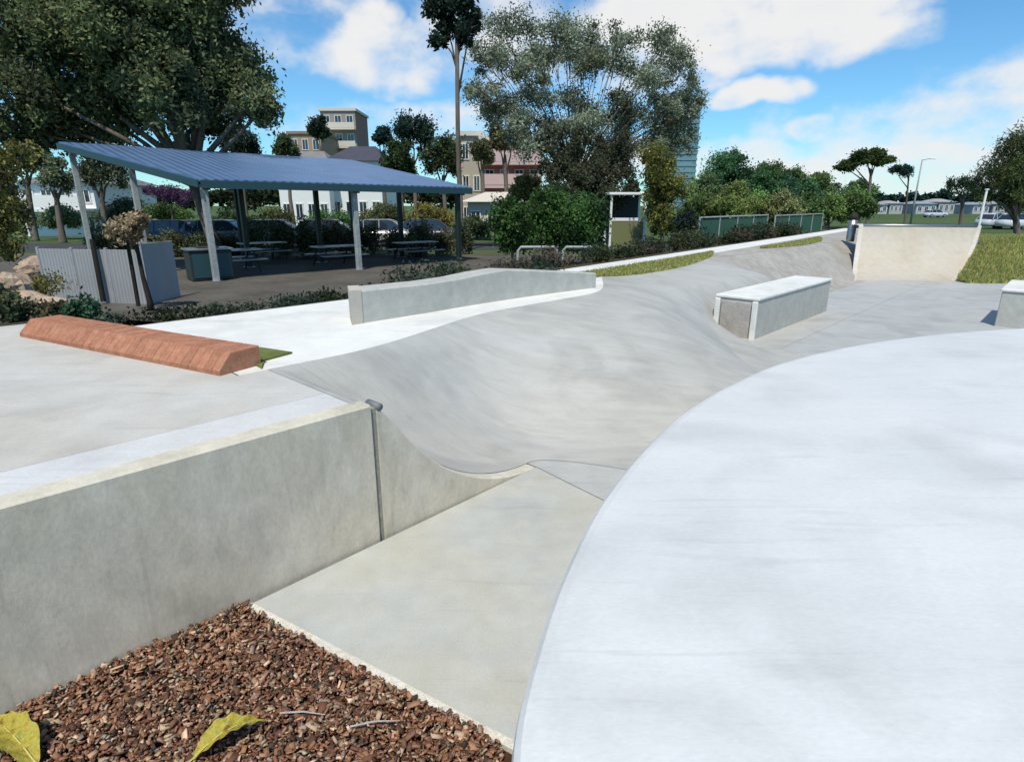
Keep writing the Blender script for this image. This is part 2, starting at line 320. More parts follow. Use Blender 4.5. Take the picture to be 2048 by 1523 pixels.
def shrub(name, label, cat, base, r, h, n, size, col, group=None, **kw):
    k = 4; bl = [(base[0] + random.uniform(-.45, .45) * r, base[1] + random.uniform(-.45, .45) * r, base[2] + h * random.uniform(.4, .65), r * .62, r * .62, h * .5) for _ in range(k)]
    root = empty(name, base, 0, label, cat, group)
    bl = [(b[0] - base[0], b[1] - base[1], b[2] - base[2], *b[3:]) for b in bl]
    leaves('foliage', bl, n, size, col, root, sub=12, tight=.45, hollow=.3, **kw)
    m = MB()
    for b in bl: m.tube([(0, 0, -.05), (b[0] * .4, b[1] * .4, b[2] * .5), b[:3]], [.03, .02, .01], 5)
    m.build('stem', M['bark'], root)
    return root

# ------------------------------------------------------------------ plan of the skate park (metres)
D = Vector((.69, .724)).normalized(); J = Vector((-.905, 3.36)) + D * .08; Nn = Vector((-D.y, D.x))
def uv(u, v, z=0): p = J + D * u + Nn * v; return (p.x, p.y, z)
HD = .93; GZ = -.15
ZUV = math.atan2(D.y, D.x)
def smooth(a, b, x): t = min(1, max(0, (x - a) / (b - a))); return t * t * (3 - 2 * t)
def left_h(u):
    return sum(left_raw(u + d) for d in (-.12, -.08, -.04, 0, .04, .08, .12)) / 7
def left_raw(u, top=HD, run=1.45, u0=.06):
    Rr = (run * run + top * top) / (2 * top); x = min(run, max(0, run - (u - u0)))
    return Rr - math.sqrt(max(0, Rr * Rr - x * x))
def vb(u): return 1.25 + .58 * smooth(.4, 3.0, u) + 1.40 * smooth(4.6, 7.4, u)
def vfoot(u): return .20 - 1.9 * smooth(1.6, 3.8, u) + 2.7 * smooth(4.4, 7.0, u) + .6 * smooth(10.2, 12, u)
PL = .64
def plateau(u, v): return PL * smooth(3.0, 6.2, u) * smooth(-.3 + 1.35 * smooth(6.6, 7.7, u), 1.95, v) * (1 - smooth(10.6, 12.6, u))
def back_h(u, v):
    lo = vfoot(u); t = min(1, max(0, (v - lo) / (vb(u) - lo))); p = plateau(u, v); w = smooth(1.5, 3.5, u)
    pr = (1 - w) * (.45 * t * t + .55 * t * t * (3 - 2 * t)) + w * (.55 * t + .45 * t * t * (3 - 2 * t)) * min(1, t / .15 + (1 - w))
    return p + (HD - p) * min(1, pr)
def bowl_h(u, v):
    a = left_h(u); b = back_h(u, v); k = .10; h = max(k - abs(a - b), 0) / k * min(1, max(a, b) / .12)
    return min(HD, max(a, b) + h * h * k * .25 * (1 if v < vb(u) - .05 else 0))

# ground, reaching the horizon
MB().add([(-3000, -200, GZ), (3000, -200, GZ), (3000, 4000, GZ), (-3000, 4000, GZ)], [(0, 1, 2, 3)]).build('ground', M['field'])['kind'] = 'structure'
# floor polygon and near slab
C0 = Vector((-1.43, 2.76)); C1 = Vector((-.015, 1.905))
fl = MB()
near = [C0, C1, Vector((.9, 1.38)), Vector((3, 5)), Vector(uv(1.52, 0)[:2])]
def sheet(poly, z, name, m, th=.12):
    o = MB().prism([(p[0], p[1]) for p in poly], z - th, z).build(name, m); o['kind'] = 'structure'; return o
sA, sB = uv(1.52, 0), uv(1.10, -3.4)
sheet([C0, C1, (.9, 1.38), (sB[0], sB[1]), (sA[0], sA[1])], 0, 'near_slab', M['slab'], .25)
g = .012
sheet([uv(1.52 + g, .16)[:2], uv(1.52 + g, 0)[:2], (sB[0] + g, sB[1] + g), (.9, 1.38), (3, -3), (24, -3), (24, 17), (17, 20), uv(21, .16)[:2]], 0, 'skate_floor', M['floor'], .25)
# ramp and bank surface
def bowl(su, sv):
    u = -.09 + 11.09 * (su ** 1.35); v0 = .10 - 1.75 * smooth(1.56, 2.6, u) * (1 - smooth(6.4, 7.4, u)); v = v0 + (vb(u) - v0) * sv
    return uv(u, v, bowl_h(u, v) + .004)
def bowl2(su, sv):
    u = 11.0 + 20 * su; v = 1.45 + (vb(u) - 1.45) * sv
    return uv(u, v, bowl_h(u, v) + .004)
bo = grid(bowl, 190, 70).build('concrete_bank', M['bowl'], None, True); bo['kind'] = 'structure'
bo = grid(lambda a, b: uv(11 + 9.5 * a, .10 + 1.35 * b, bowl_h(11 + 9.5 * a, .10 + 1.35 * b) + .004), 40, 14).build('skate_floor', M['floor'], None, True); bo['kind'] = 'structure'
bo = grid(bowl2, 110, 40).build('concrete_bank', M['greybrown'], None, True); bo['kind'] = 'structure'
# raised pale walkway behind the bank
def vs_(u): return 3.85 - .25 * smooth(4, 8, u)
wk = grid(lambda a, b: (lambda u: uv(u, vb(u) + (max(vs_(u), vb(u) + .3) - vb(u)) * b, HD + (.0 if b < .98 else -.0)))(-.30 + 7.3 * a), 60, 6)
o = wk.build('walkway', M['strip']); o['kind'] = 'structure'
MB().prism([uv(-.30, 1.0)[:2], uv(-.085, 1.0)[:2], uv(-.085, 1.26)[:2], uv(-.30, 1.26)[:2]], HD - .3, HD - .03).build('walkway', M['strip'])['kind'] = 'structure'
# deck left of the ramp
M['band'] = noisy('pale coping band', [(.55, .545, .52), (.60, .595, .57)], (1.2, 6, 60), .6, .06, .4, amps=(.05, .06), wear=.8)
MB().prism([uv(-7.5, .12)[:2], uv(-.075, .12)[:2], uv(-.075, .42)[:2], uv(-7.5, .42)[:2]], .2, HD).build('concrete_deck', M['band'])['kind'] = 'structure'
deck = MB().prism([uv(-7.5, .423)[:2], uv(-.075, .423)[:2], uv(-.075, 1.249)[:2], uv(-.31, 1.249)[:2], uv(-.31, 1.34)[:2], uv(-1.0, 4.8)[:2], uv(-7.5, 5.1)[:2]], .2, HD)
deck.build('concrete_deck', M['deck'])['kind'] = 'structure'
MB().prism([onz(*q, HD)[:2] for q in ((494, 722), (524, 738), (530, 722), (585, 707), (520, 697))], HD - .1, HD + .016).build('grass_strip', M['grass'])['kind'] = 'structure'
# path on the crest running far back, grass either side of it
def strip(v0, v1, z, u0, u1, name, m, n=40):
    o = grid(lambda a, b: (lambda u: uv(u, (v0(u) + (v1(u) - v0(u)) * b), z(u, b)))(u0 + (u1 - u0) * a), n, 6).build(name, m, None, True); o['kind'] = 'structure'; return o
pv = lambda u: 3.35 + .09 * (u - 6.9)
strip(lambda u: pv(u), lambda u: pv(u) + .8, lambda u, b: HD + .004, 5.9, 34, 'path', M['strip'])
strip(lambda u: vb(u) - .02, lambda u: pv(u) + .02, lambda u, b: HD + .001, 7.0, 34, 'bank_crest', M['greybrown'])
# grass patches lying on the slope
def patch(u0, u1, drop, width, name='grass_verge'):
    def fn(a, b):
        u = u0 + (u1 - u0) * a; k = max(.02, math.sin(math.pi * a) ** .7); top = pv(u) - drop; v = top - width * k * (1 - b)
        zz = bowl_h(u, v) if v < vb(u) else HD
        return uv(u, v, zz + .016 + .03 * math.sin(math.pi * b) * k)
    o = grid(fn, 50, 14).build(name, M['grass'], None, True); o['kind'] = 'structure'; return o
patch(5.5, 12.5, .03, .62); patch(15.5, 22, .45, .6)
# garden slope behind
strip(lambda u: (vs_(u) if u < 7 else pv(u) + 1.0) if u > -.3 else 5.05, lambda u: ((vs_(u) if u < 7 else pv(u) + 1.0) if u > -.3 else 5.05) + 4.2,
      lambda u, b: (HD - .05) * (1 - smooth(0, 1, b)) + GZ * smooth(0, 1, b) + .02, -9, 34, 'garden_bed', M['soil'], 90)
# mulch bed
MB().add([(-6, -2, .0), (.9, -2, .0), (.9, 1.36, -.02), (C1.x, C1.y, -.02), (C0.x, C0.y, -.02), (*uv(-7.5, 0)[:2], .0)], [(0, 1, 2, 3, 4, 5)]).build('mulch_bed', M['mulchbase'])['kind'] = 'structure'
# shelter paving and road
MB().prism([(-24, 11), (-9, 9.5), (-5, 12), (3, 20), (9, 28.6), (-28, 28.6)], GZ - .05, GZ + .05).build('paving', M['paving'])['kind'] = 'structure'
MB().prism([(-70, 36), (-70, 29), (-4, 31.5), (30, 33), (30, 39), (-4, 38)], GZ - .05, GZ + .01).build('road', M['asphalt'])['kind'] = 'structure'

# ------------------------------------------------------------------ near wall with the curved ramp end
rw = empty('retaining_wall', uv(-3, 0, 0), 0, 'long grey concrete wall beside the brown mulch, curving down at its ramp end', 'wall')
ro = Vector(rw.location)
def loc(p): return tuple(Vector(p) - ro)
def wallprism(us, hfun, name, m, v0=0.0, v1=.10, lip=0):
    mb = MB(); n = len(us)
    for v in (v0, v1):
        for u in us: mb.v.append(loc(uv(u, v, -.3)))
        for u in us: mb.v.append(loc(uv(u, v, hfun(u) - (.012 if v == v0 else 0) + lip)))
    mb.v += [loc(uv(u, v0 + .014, hfun(u) + lip)) for u in us]
    A = 0; B = n; Cc = 2 * n; Dd = 3 * n; E = 4 * n
    for i in range(n - 1):
        mb.f += [(A + i, A + i + 1, B + i + 1, B + i), (B + i, B + i + 1, E + i + 1, E + i), (E + i, E + i + 1, Dd + i + 1, Dd + i), (Cc + i + 1, Cc + i, Dd + i, Dd + i + 1)]
    mb.f += [(A, B, E, Dd, Cc), (A + n - 1, Cc + n - 1, Dd + n - 1, E + n - 1, B + n - 1)]
    return mb.build(name, m, rw)
wallprism([-7.5, -5, -3, -1, -.022], lambda u: HD, 'wall_panel', M['wall'], 0, .118, .003)
wallprism([.022, .06] + [.06 + 1.45 * i / 26 for i in range(1, 27)], lambda u: left_h(u), 'ramp_end_panel', M['wall'], .004, .10, .0)
MB().box(loc(uv(0, .06, .30)), (.044, .09, 1.2), ZUV).build('expansion_joint', M['walldark'], rw)
MB().tube([loc(uv(.045, .006, HD - .03)), loc(uv(.045, .13, HD - .03))], .026, 14).build('coping_pipe', mat('dull steel', (.22, .23, .23), .75, .5), rw, True)
# concrete edge strip between slab and mulch
ed = (C1 - C0).normalized(); en = Vector((-ed.y, ed.x))
kb = MB().prism([(C0 - en * .045)[:], (C1 - en * .045 + ed * .9)[:], (C1 + en * -.004 + ed * .9)[:], (C0 - en * .004)[:]], -.25, .006)
tag(kb.build('slab_edging', M['edge']), 'thin pale concrete edging between the near slab and the bark mulch', 'edging')

# ------------------------------------------------------------------ platform on the right
arc = [(-.25, -2.2), (-.14, -1), (-.06, 0), (0.0, .75), (.0, 1.09), (.07, 1.42), (.18, 1.78), (.38, 2.28), (.68, 2.84), (1.04, 3.40), (1.5, 3.95), (2.15, 4.58), (3.05, 5.18), (4.1, 5.66), (5.3, 6.0), (7, 6.25), (9.5, 6.3), (13, 6.1)]
def dense(pts, k=6):
    out = []
    for i in range(len(pts) - 1):
        p0 = pts[max(0, i - 1)]; p1 = pts[i]; p2 = pts[i + 1]; p3 = pts[min(len(pts) - 1, i + 2)]
        for j in range(k):
            t = j / k
            out.append(tuple(.5 * ((2 * b) + (-a + c) * t + (2 * a - 5 * b + 4 * c - d) * t * t + (-a + 3 * b - 3 * c + d) * t ** 3) for a, b, c, d in zip(p0, p1, p2, p3)))
    return out + [pts[-1]]
A = [Vector(p) for p in dense(arc)]
PH = .89
prof = [(0.0, -.2), (0.0, PH - .05), (.006, PH - .022), (.022, PH - .006), (.05, PH), (.30, PH + .002)]
mb = MB(); n = len(A)
nor = []
for i in range(n):
    t = (A[min(n - 1, i + 1)] - A[max(0, i - 1)]).normalized(); nor.append(Vector((t.y, -t.x)))
for off, z in prof:
    for i in range(n): q = A[i] + nor[i] * off; mb.v.append((q.x, q.y, z))
for k in range(len(prof) - 1):
    for i in range(n - 1): mb.f.append((k * n + i, k * n + i + 1, (k + 1) * n + i + 1, (k + 1) * n + i))
base = (len(prof) - 1) * n
mb.v += [(13, -2.2, PH + .002)]
mb.f.append(tuple([base + i for i in range(n)] + [len(mb.v) - 1]))
mb.f = [tuple(reversed(f)) for f in mb.f]
pf = mb.build('skate_platform', M['platform'], None, False)
tag(pf, 'large smooth pale concrete platform with a curved rounded edge filling the right foreground', 'skate platform')

# ------------------------------------------------------------------ low wall on the walkway
lw = empty('low_wall', uv(1.27, 2.3, HD), ZUV, 'low grey concrete seat wall on the pale walkway in front of the shelter', 'wall')
mb = MB(); us = [0, 1.0, 1.5, 1.9, 2.3, 2.8, 4.05]; hs = [.34, .33, .34, .37, .385, .34, .215]; bend = [0, 0, .02, .03, .02, 0, -.12]
vsl = []
for u, h, b_ in zip(us, hs, bend): ob = .19 if u == 0 else 0; vsl += [(u, b_, -.2), (u, b_, h - .015), (u + ob * .05, b_ + .015, h), (u + ob, b_ + .32, h), (u + ob, b_ + .32, -.2)]
fs = [(i * 5 + k, (i + 1) * 5 + k, (i + 1) * 5 + (k + 1) % 5, i * 5 + (k + 1) % 5) for i in range(len(us) - 1) for k in range(5)]
fs += [(4, 3, 2, 1, 0), tuple(len(vsl) - 5 + k for k in range(5))]
mb.add(vsl, fs).build('wall_body', M['wall2'], lw)
MB().add([(-.004, -.012, -.2), (.13, -.012, -.2), (.13 + .19, .335, -.2), (.186, .335, -.2), (-.004, -.012, .352), (.13, -.012, .345), (.13 + .19, .335, .345), (.186, .335, .352)], [(3, 2, 1, 0), (4, 5, 6, 7), (0, 1, 5, 4), (1, 2, 6, 5), (2, 3, 7, 6), (3, 0, 4, 7)]).build('end_cap', M['beige'], lw)

# ------------------------------------------------------------------ long box ledge
bx = empty('ledge_box', uv(7.65, .66, 0), ZUV, 'long grey concrete grind box with white edges standing on the skate floor', 'grind box')
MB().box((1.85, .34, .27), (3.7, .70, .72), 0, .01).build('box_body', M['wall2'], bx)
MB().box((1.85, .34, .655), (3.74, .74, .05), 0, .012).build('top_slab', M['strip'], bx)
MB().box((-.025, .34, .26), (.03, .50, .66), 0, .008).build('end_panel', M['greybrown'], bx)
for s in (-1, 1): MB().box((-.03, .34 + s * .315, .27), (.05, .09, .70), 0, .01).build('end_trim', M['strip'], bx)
# block at the right edge
c = onz(1988, 652, 0)
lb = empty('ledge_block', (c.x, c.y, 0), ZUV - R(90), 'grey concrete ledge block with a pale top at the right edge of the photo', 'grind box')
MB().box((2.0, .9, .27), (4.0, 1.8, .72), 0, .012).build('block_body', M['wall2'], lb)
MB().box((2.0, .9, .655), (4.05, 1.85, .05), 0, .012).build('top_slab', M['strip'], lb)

# ------------------------------------------------------------------ quarter pipe at the far end
qp = empty('quarter_pipe', (11.2, 17.6, 0), 0, 'cream concrete quarter pipe rising at the far end beside the grassy mound', 'skate ramp')
BL, BR = Vector((9.95, 17.1, 0)), Vector((12.65, 17.1, 0)); TL, TR = Vector((11.1, 19.2, 1.50)), Vector((14.7, 19.2, 1.47)); q0 = Vector(qp.location)
def qf(a, b):
    t = b; run = 1 - math.cos(t * 1.25) ; zt = math.sin(t * 1.25) / math.sin(1.25); 
    h = (1 - math.cos(t * R(78))) / (1 - math.cos(R(78))); x = math.sin(t * R(78)) / math.sin(R(78))
    lo = BL.lerp(BR, a); hi = TL.lerp(TR, a); p = lo.lerp(hi, x); p.z = lo.lerp(hi, h).z
    return p - q0
grid(qf, 30, 26).build('ramp_face', M['beige'], qp, True)
MB().add([TL - q0, TR - q0, TR + Vector((.4, 1.6, 0)) - q0, TL + Vector((.4, 1.6, 0)) - q0], [(0, 1, 2, 3)]).build('top_deck', M['strip'], qp)
for a, nm in ((0, 'side_wall'), (1, 'side_wall')):
    mb = MB(); pts = [qf(a, b / 16) for b in range(17)]; sgn = -1 if a == 0 else 1; off = Vector((sgn * .14, 0, 0)); up = Vector((0, 0, .02)); nn = len(pts)
    vs = []
    for p in pts: vs += [p + up, p + up + off, Vector((p.x, p.y, -.3)) + off, Vector((p.x, p.y, -.3))]
    fs = [(i * 4 + k, (i + 1) * 4 + k, (i + 1) * 4 + (k + 1) % 4, i * 4 + (k + 1) % 4) for i in range(nn - 1) for k in range(4)] + [(3, 2, 1, 0), tuple(nn * 4 - 4 + k for k in range(4))]
    mb.add(vs, fs).build(nm, M['beige2'], qp)
MB().tube([TL - q0 + Vector((0, 0, .01)), TR - q0 + Vector((0, 0, .01))], .035, 10).build('coping_pipe', M['steel'], qp, True)
# grassy mound right of it
def mound(a, b):
    y = 16.75 + 6.5 * b + .5 * (1 - (1 - a) ** 4) * (b - 1) * .4; x = 12.86 + max(0, min(2.2, y - 17.1)) * .976 + 14 * a ** 1.3; z = 1.02 * smooth(-.02, .5, b) * (1 - smooth(.8, 1, b))
    return (x, y, z + .006 + .03 * math.sin(x * 3.1) * math.sin(y * 2.3) * b)
grid(mound, 60, 40).build('grass_mound', M['grass'], None, True)['kind'] = 'structure'

def blades(name, pts, h, label):
    P = np.array(pts); n = len(P); a = rng.uniform(0, 6.28, n); hh = h * rng.uniform(.5, 1.4, n); w = .006 + .10 * h; ln = rng.normal(0, .35, (n, 2)) * hh[:, None]
    A = P + np.stack([np.cos(a) * w, np.sin(a) * w, np.full(n, -.01)], 1); B = P - np.stack([np.cos(a) * w, np.sin(a) * w, np.full(n, .01)], 1); T = P + np.stack([ln[:, 0], ln[:, 1], hh], 1); T2 = T + (B - A) * .2
    V = np.stack([A, B, T2, T], 1).reshape(-1, 3); me = bpy.data.meshes.new(name); me.vertices.add(4 * n); me.vertices.foreach_set('co', V.astype(np.float32).ravel())
    me.loops.add(4 * n); me.loops.foreach_set('vertex_index', np.arange(4 * n, dtype=np.int32)); me.polygons.add(n); me.polygons.foreach_set('loop_start', np.arange(0, 4 * n, 4, dtype=np.int32)); me.update(calc_edges=True)
    pal = np.array([(.36, .40, .12), (.48, .46, .15), (.60, .50, .22), (.26, .34, .09)]); c = pal[rng.integers(0, 4, n)] * rng.uniform(.7, 1.2, n)[:, None]; C4 = np.ones((n, 4)); C4[:, :3] = c
    ca = me.color_attributes.new('Col', 'FLOAT_COLOR', 'POINT'); ca.data.foreach_set('color', np.repeat(C4, 4, 0).astype(np.float32).ravel()); me.materials.append(M['leaf'])
    o = bpy.data.objects.new(name, me); COL.objects.link(o); tag(o, label, 'grass', kind='stuff'); return o
rr_ = np.random.default_rng(3)
def patch_fn(u0, u1, drop, width):
    def fn(a, b):
        u = u0 + (u1 - u0) * a; k = max(.02, math.sin(math.pi * a) ** .7); v = pv(u) - drop - width * k * (1 - b); return uv(u, v, (bowl_h(u, v) if v < vb(u) else HD) + .02)
    return fn
f1 = patch_fn(5.45, 12.6, .0, .68); f2 = patch_fn(15.3, 22.2, .42, .66)
blades('grass', [f1(rr_.random(), rr_.random()) for _ in range(16000)] + [f2(rr_.random(), rr_.random()) for _ in range(7000)], .05, 'short green and straw-coloured grass on the slope beside the path')
blades('grass', [mound(rr_.random() ** 1.5, rr_.random() * .95 - .01) for _ in range(45000)], .09, 'green and yellowing grass on the mound right of the quarter pipe')
# ------------------------------------------------------------------ brick ledge on the deck
b0_, b1_ = onz(440, 752, HD), onz(40, 673, HD); bd = b1_ - b0_; Lb = bd.length; W = .36; Hh = .15
bk = empty('brick_ledge', b0_, math.atan2(bd.y, bd.x), 'low terracotta brick ledge with a sloping face lying on the left deck', 'brick ledge')
prf = [(0.0, -.02), (0.0, .035), (-.11, Hh), (-W, Hh), (-W, -.02)]      # (across, height): near side sloped
mb = MB(); nb = 32; BRSC.inputs[1].default_value = nb / Lb
for i in range(nb):
    a = Lb * i / nb + .002; b = Lb * (i + 1) / nb - .002; j = random.uniform(-.001, .001); e = .004
    for k in range(1):
        ring = lambda x, ins: [(x, p[0] - ins * (1 if q < 2 else (.5 if q == 2 else -1)), p[1] + j - (ins if q in (2, 3) else 0)) for q, p in enumerate(prf)]
        vs = ring(a, e) + ring(a + e, 0) + ring(b - e, 0) + ring(b, e)
        mb.add(vs, [(0, 1, 2, 3, 4), (19, 18, 17, 16, 15)] + [(m_ * 5 + k_, m_ * 5 + 5 + k_, m_ * 5 + 5 + (k_ + 1) % 5, m_ * 5 + (k_ + 1) % 5) for m_ in range(3) for k_ in range(5)])
mb.build('brick_course', M['brick'], bk)
q_ = [(p[0] - (.006 if k < 3 else -.006), p[1] - .007) for k, p in enumerate(prf)]
MB().add([(.004, *p) for p in q_] + [(Lb - .004, *p) for p in q_], [(0, 1, 2, 3, 4), (9, 8, 7, 6, 5)] + [(k, k + 5, (k + 1) % 5 + 5, (k + 1) % 5) for k in range(5)]).build('mortar', noisy('mortar', [(.40, .22, .15), (.46, .28, .2)], (8, 40, 90), .9, .3, .1), bk)

# ------------------------------------------------------------------ mulch chips, leaves
def inpoly(x, y, poly):
    r = np.zeros(len(x), bool); j = len(poly) - 1
    for i in range(len(poly)):
        xi, yi = poly[i]; xj, yj = poly[j]
        r ^= ((yi > y) != (yj > y)) & (x < (xj - xi) * (y - yi) / (yj - yi + 1e-12) + xi); j = i
    return r
mpoly = [tuple(uv(-2.9, -.02)[:2]), tuple((C0 - en * .05 - ed * .03)[:2]), tuple((C1 - en * .05)[:2]), (-.03, .9), (-2.9, .9)]
K = 56000; X = rng.uniform(-3.1, .05, K); Y = rng.uniform(.9, 2.85, K); ok = inpoly(X, Y, mpoly); X = X[ok]; Y = Y[ok]; K = len(X)
Z = rng.uniform(-.005, .030, K) + .012 * np.sin(X * 9) * np.cos(Y * 8)
pal = np.array([(.15, .07, .04), (.20, .105, .06), (.09, .045, .028), (.26, .155, .095), (.38, .27, .18), (.04, .027, .019), (.18, .145, .115), (.24, .185, .12)]); pi_ = rng.choice(len(pal), K, p=[.22, .17, .20, .10, .05, .13, .07, .06])
M['chip'] = leafmat('bark chip'); M['chip'].node_tree.nodes['Mix Shader'].inputs[0].default_value = 0.02; M['chip'].node_tree.nodes['Principled BSDF'].inputs['Roughness'].default_value = .8
def chipboxes(name, X, Y, Z, cols):
    K = len(X); s = .008 + .030 * rng.random(K) ** 1.7 + .03 * (rng.random(K) > .97); w = s * rng.uniform(.22, .75, K); t = rng.uniform(.003, .009, K)
    a = rng.uniform(0, 6.28, K); tl = rng.normal(0, .38, K); rl = rng.normal(0, .38, K)
    ax = np.stack([np.cos(a) * np.cos(tl), np.sin(a) * np.cos(tl), np.sin(tl)], 1)
    b = np.stack([-np.sin(a) * np.cos(rl), np.cos(a) * np.cos(rl), np.sin(rl)], 1); c = np.cross(ax, b)
    P = np.stack([X, Y, Z], 1); V = []
    for sx, sy, sz in [(-1, -1, -1), (1, -.7, -1), (.8, 1, -1), (-1, .8, -1), (-1, -1, 1), (1, -.7, 1), (.8, 1, 1), (-1, .8, 1)]:
        V.append(P + ax * (sx * s / 2)[:, None] + b * (sy * w / 2)[:, None] + c * (sz * t / 2)[:, None])
    V = np.stack(V, 1).reshape(-1, 3)
    F_ = np.array([(3, 2, 1, 0), (4, 5, 6, 7), (0, 1, 5, 4), (1, 2, 6, 5), (2, 3, 7, 6), (3, 0, 4, 7)])
    I = (np.arange(K)[:, None, None] * 8 + F_[None]).reshape(-1).astype(np.int32)
    me = bpy.data.meshes.new(name); me.vertices.add(8 * K); me.vertices.foreach_set('co', V.astype(np.float32).ravel()); me.loops.add(len(I)); me.loops.foreach_set('vertex_index', I)
    me.polygons.add(6 * K); me.polygons.foreach_set('loop_start', np.arange(0, len(I), 4, dtype=np.int32)); me.update(calc_edges=True)
    ca = me.color_attributes.new('Col', 'FLOAT_COLOR', 'POINT'); C4 = np.ones((K, 4)); C4[:, :3] = cols; ca.data.foreach_set('color', np.repeat(C4, 8, 0).astype(np.float32).ravel())
    me.materials.append(M['chip']); o = bpy.data.objects.new(name, me); COL.objects.link(o); return o
tag(chipboxes('bark_mulch', X, Y, Z, pal[pi_] * rng.uniform(1.0, 2.0, K)[:, None]), 'brown bark chip mulch between the grey wall and the near slab', 'mulch', kind='stuff')
def big_leaf(label, p0, p1, width, arch=.05, name='fallen_leaf'):
    p0 = Vector(p0); p1 = Vector(p1); d = (p1 - p0); s = d.cross(Vector((0, 0, 1))).normalized()
    root = empty(name, p0, 0, label, 'leaf')
    def fn(a, b):
        w = width * (1 + .07 * math.sin(a * 23 + b * 2)) * math.sin(math.pi * min(.995, a) ** .8) ** .85; k = (b - .5) * 2; c = d * a + s * (k * w * .5)
        return (c.x, c.y, c.z + arch * math.sin(math.pi * a) + abs(k) ** 1.5 * w * .30 + .006 * math.sin(a * 31 + k * 5))
    gm = grid(fn, 30, 8)
    m = noisy('yellowing leaf', [(.13, .085, .03), (.34, .28, .04), (.38, .32, .06), (.20, .24, .04)], (26, 60, 160), .65, .3, .2)
    gm.build('blade', m, root, True)
    MB().tube([tuple(d * a + Vector((0, 0, arch * math.sin(math.pi * a) + .003))) for a in [-.25, 0, .2, .4, .6, .8, .97]], [.0035, .0035, .003, .0028, .0022, .0015, .0008], 5).build('midrib', mat('midrib', (.5, .45, .12), .5), root)
    return root
big_leaf('yellow-green leaf lying on the mulch below the corner of the grey wall', onz(385, 1518, .03), onz(530, 1440, .04), .10)
big_leaf('yellow-green leaf cut by the bottom left corner of the photo', onz(75, 1530, .035), onz(-20, 1440, .05), .13)
# a few twigs
for k, (a, b, l) in enumerate([((700, 1452), (800, 1440), 'thin pale twig lying on the mulch near the slab edging'), ((560, 1425), (650, 1428), 'short pale twig lying on the mulch right of the yellow leaf')]):
    p, q = onz(*a, .045), onz(*b, .04); tag(MB().tube([p, p.lerp(q, .5) + Vector((0, .006, .006)), q], [.004, .004, .002], 6).build('twig', M['palebark']), l, 'twig')

# ------------------------------------------------------------------ shelter with blue roof
pa, pB, pC, pD = Vector((-8.85, 17.6, 2.78)), Vector((-1.6, 24.4, 2.74)), Vector((-15.8, 22, 4.18)), Vector((-7.6, 29.7, 4.12))
pv_ = empty('picnic_shelter', (-8.5, 23.4, GZ + .05), 0, 'open picnic shelter with a sloping blue metal roof on slim posts', 'shelter'); po = Vector(pv_.location)
def rel(p): return Vector(p) - po
M['roof'] = ribbed('blue roof sheet', (.115, .205, .36), (pB - pa), .28)
def rf(dz, inset=0): return [rel(p) + Vector((0, 0, dz)) for p in (pa, pB, pD, pC)]
t_, b_ = rf(.05), rf(-.03)
MB().add(t_ + b_, [(0, 1, 2, 3), (7, 6, 5, 4), (0, 4, 5, 1), (1, 5, 6, 2), (2, 6, 7, 3), (3, 7, 4, 0)]).build('roof', M['roof'], pv_)
def beam(p, q, w, h, m, name, dz=0):
    p = Vector(p); q = Vector(q); d = (q - p); s = Vector((d.y, -d.x, 0)).normalized() * w / 2; u = Vector((0, 0, h / 2)); z = Vector((0, 0, dz))
    vs = [p - s - u + z, p + s - u + z, p + s + u + z, p - s + u + z, q - s - u + z, q + s - u + z, q + s + u + z, q - s + u + z]
    return MB().add(vs, [(3, 2, 1, 0), (4, 5, 6, 7), (0, 1, 5, 4), (1, 2, 6, 5), (2, 3, 7, 6), (3, 0, 4, 7)]).build(name, m, pv_)
out = Vector((.03, -.03, 0))
beam(rel(pa) + out, rel(pB) + out, .05, .22, M['teal'], 'gutter', -.10); beam(rel(pa) + Vector((-.05, -.03, 0)), rel(pC) + Vector((-.05, -.03, 0)), .04, .20, M['teal'], 'barge_board', -.09)
beam(rel(pB), rel(pD), .04, .2, M['teal'], 'barge_board', -.1); beam(rel(pC), rel(pD), .04, .2, M['teal'], 'fascia', -.1)
for k in range(9):
    a = pa.lerp(pC, (k + .5) / 9); b = pB.lerp(pD, (k + .5) / 9); beam(rel(a), rel(b), .07, .10, M['postdark'], 'purlin', -.09)
AB = pB - pa; AC = pC - pa
for s, t, m in [(.03, .02, 'postgrey'), (.03, .5, 'postgrey'), (.03, .95, 'postdark'), (.5, .02, 'postgrey'), (.5, .33, 'postdark'), (.5, .6, 'postdark'), (.5, .96, 'postdark'), (.97, .02, 'postgrey'), (.97, .5, 'postdark'), (.97, .97, 'postdark')]:  # left side and nearer front posts are pale, the rest much darker
    top = pa.lerp(pC, s).lerp(pB.lerp(pD, s), t); z = top.z - .13 - po.z; q = rel((top.x, top.y, po.z))
    o = MB().box((q.x, q.y, z / 2), (.17, .17, z), math.atan2(AB.y, AB.x), .012).build('post', M[m], pv_)
    MB().box((q.x, q.y, .012), (.34, .34, .024), math.atan2(AB.y, AB.x)).build('base_plate', M['steel'], o)
for t in (.02, .5, .96):
    a = pa.lerp(pB, t); b = pC.lerp(pD, t); beam(rel(a), rel(b), .12, .20, M['postdark'], 'rafter', -.16)

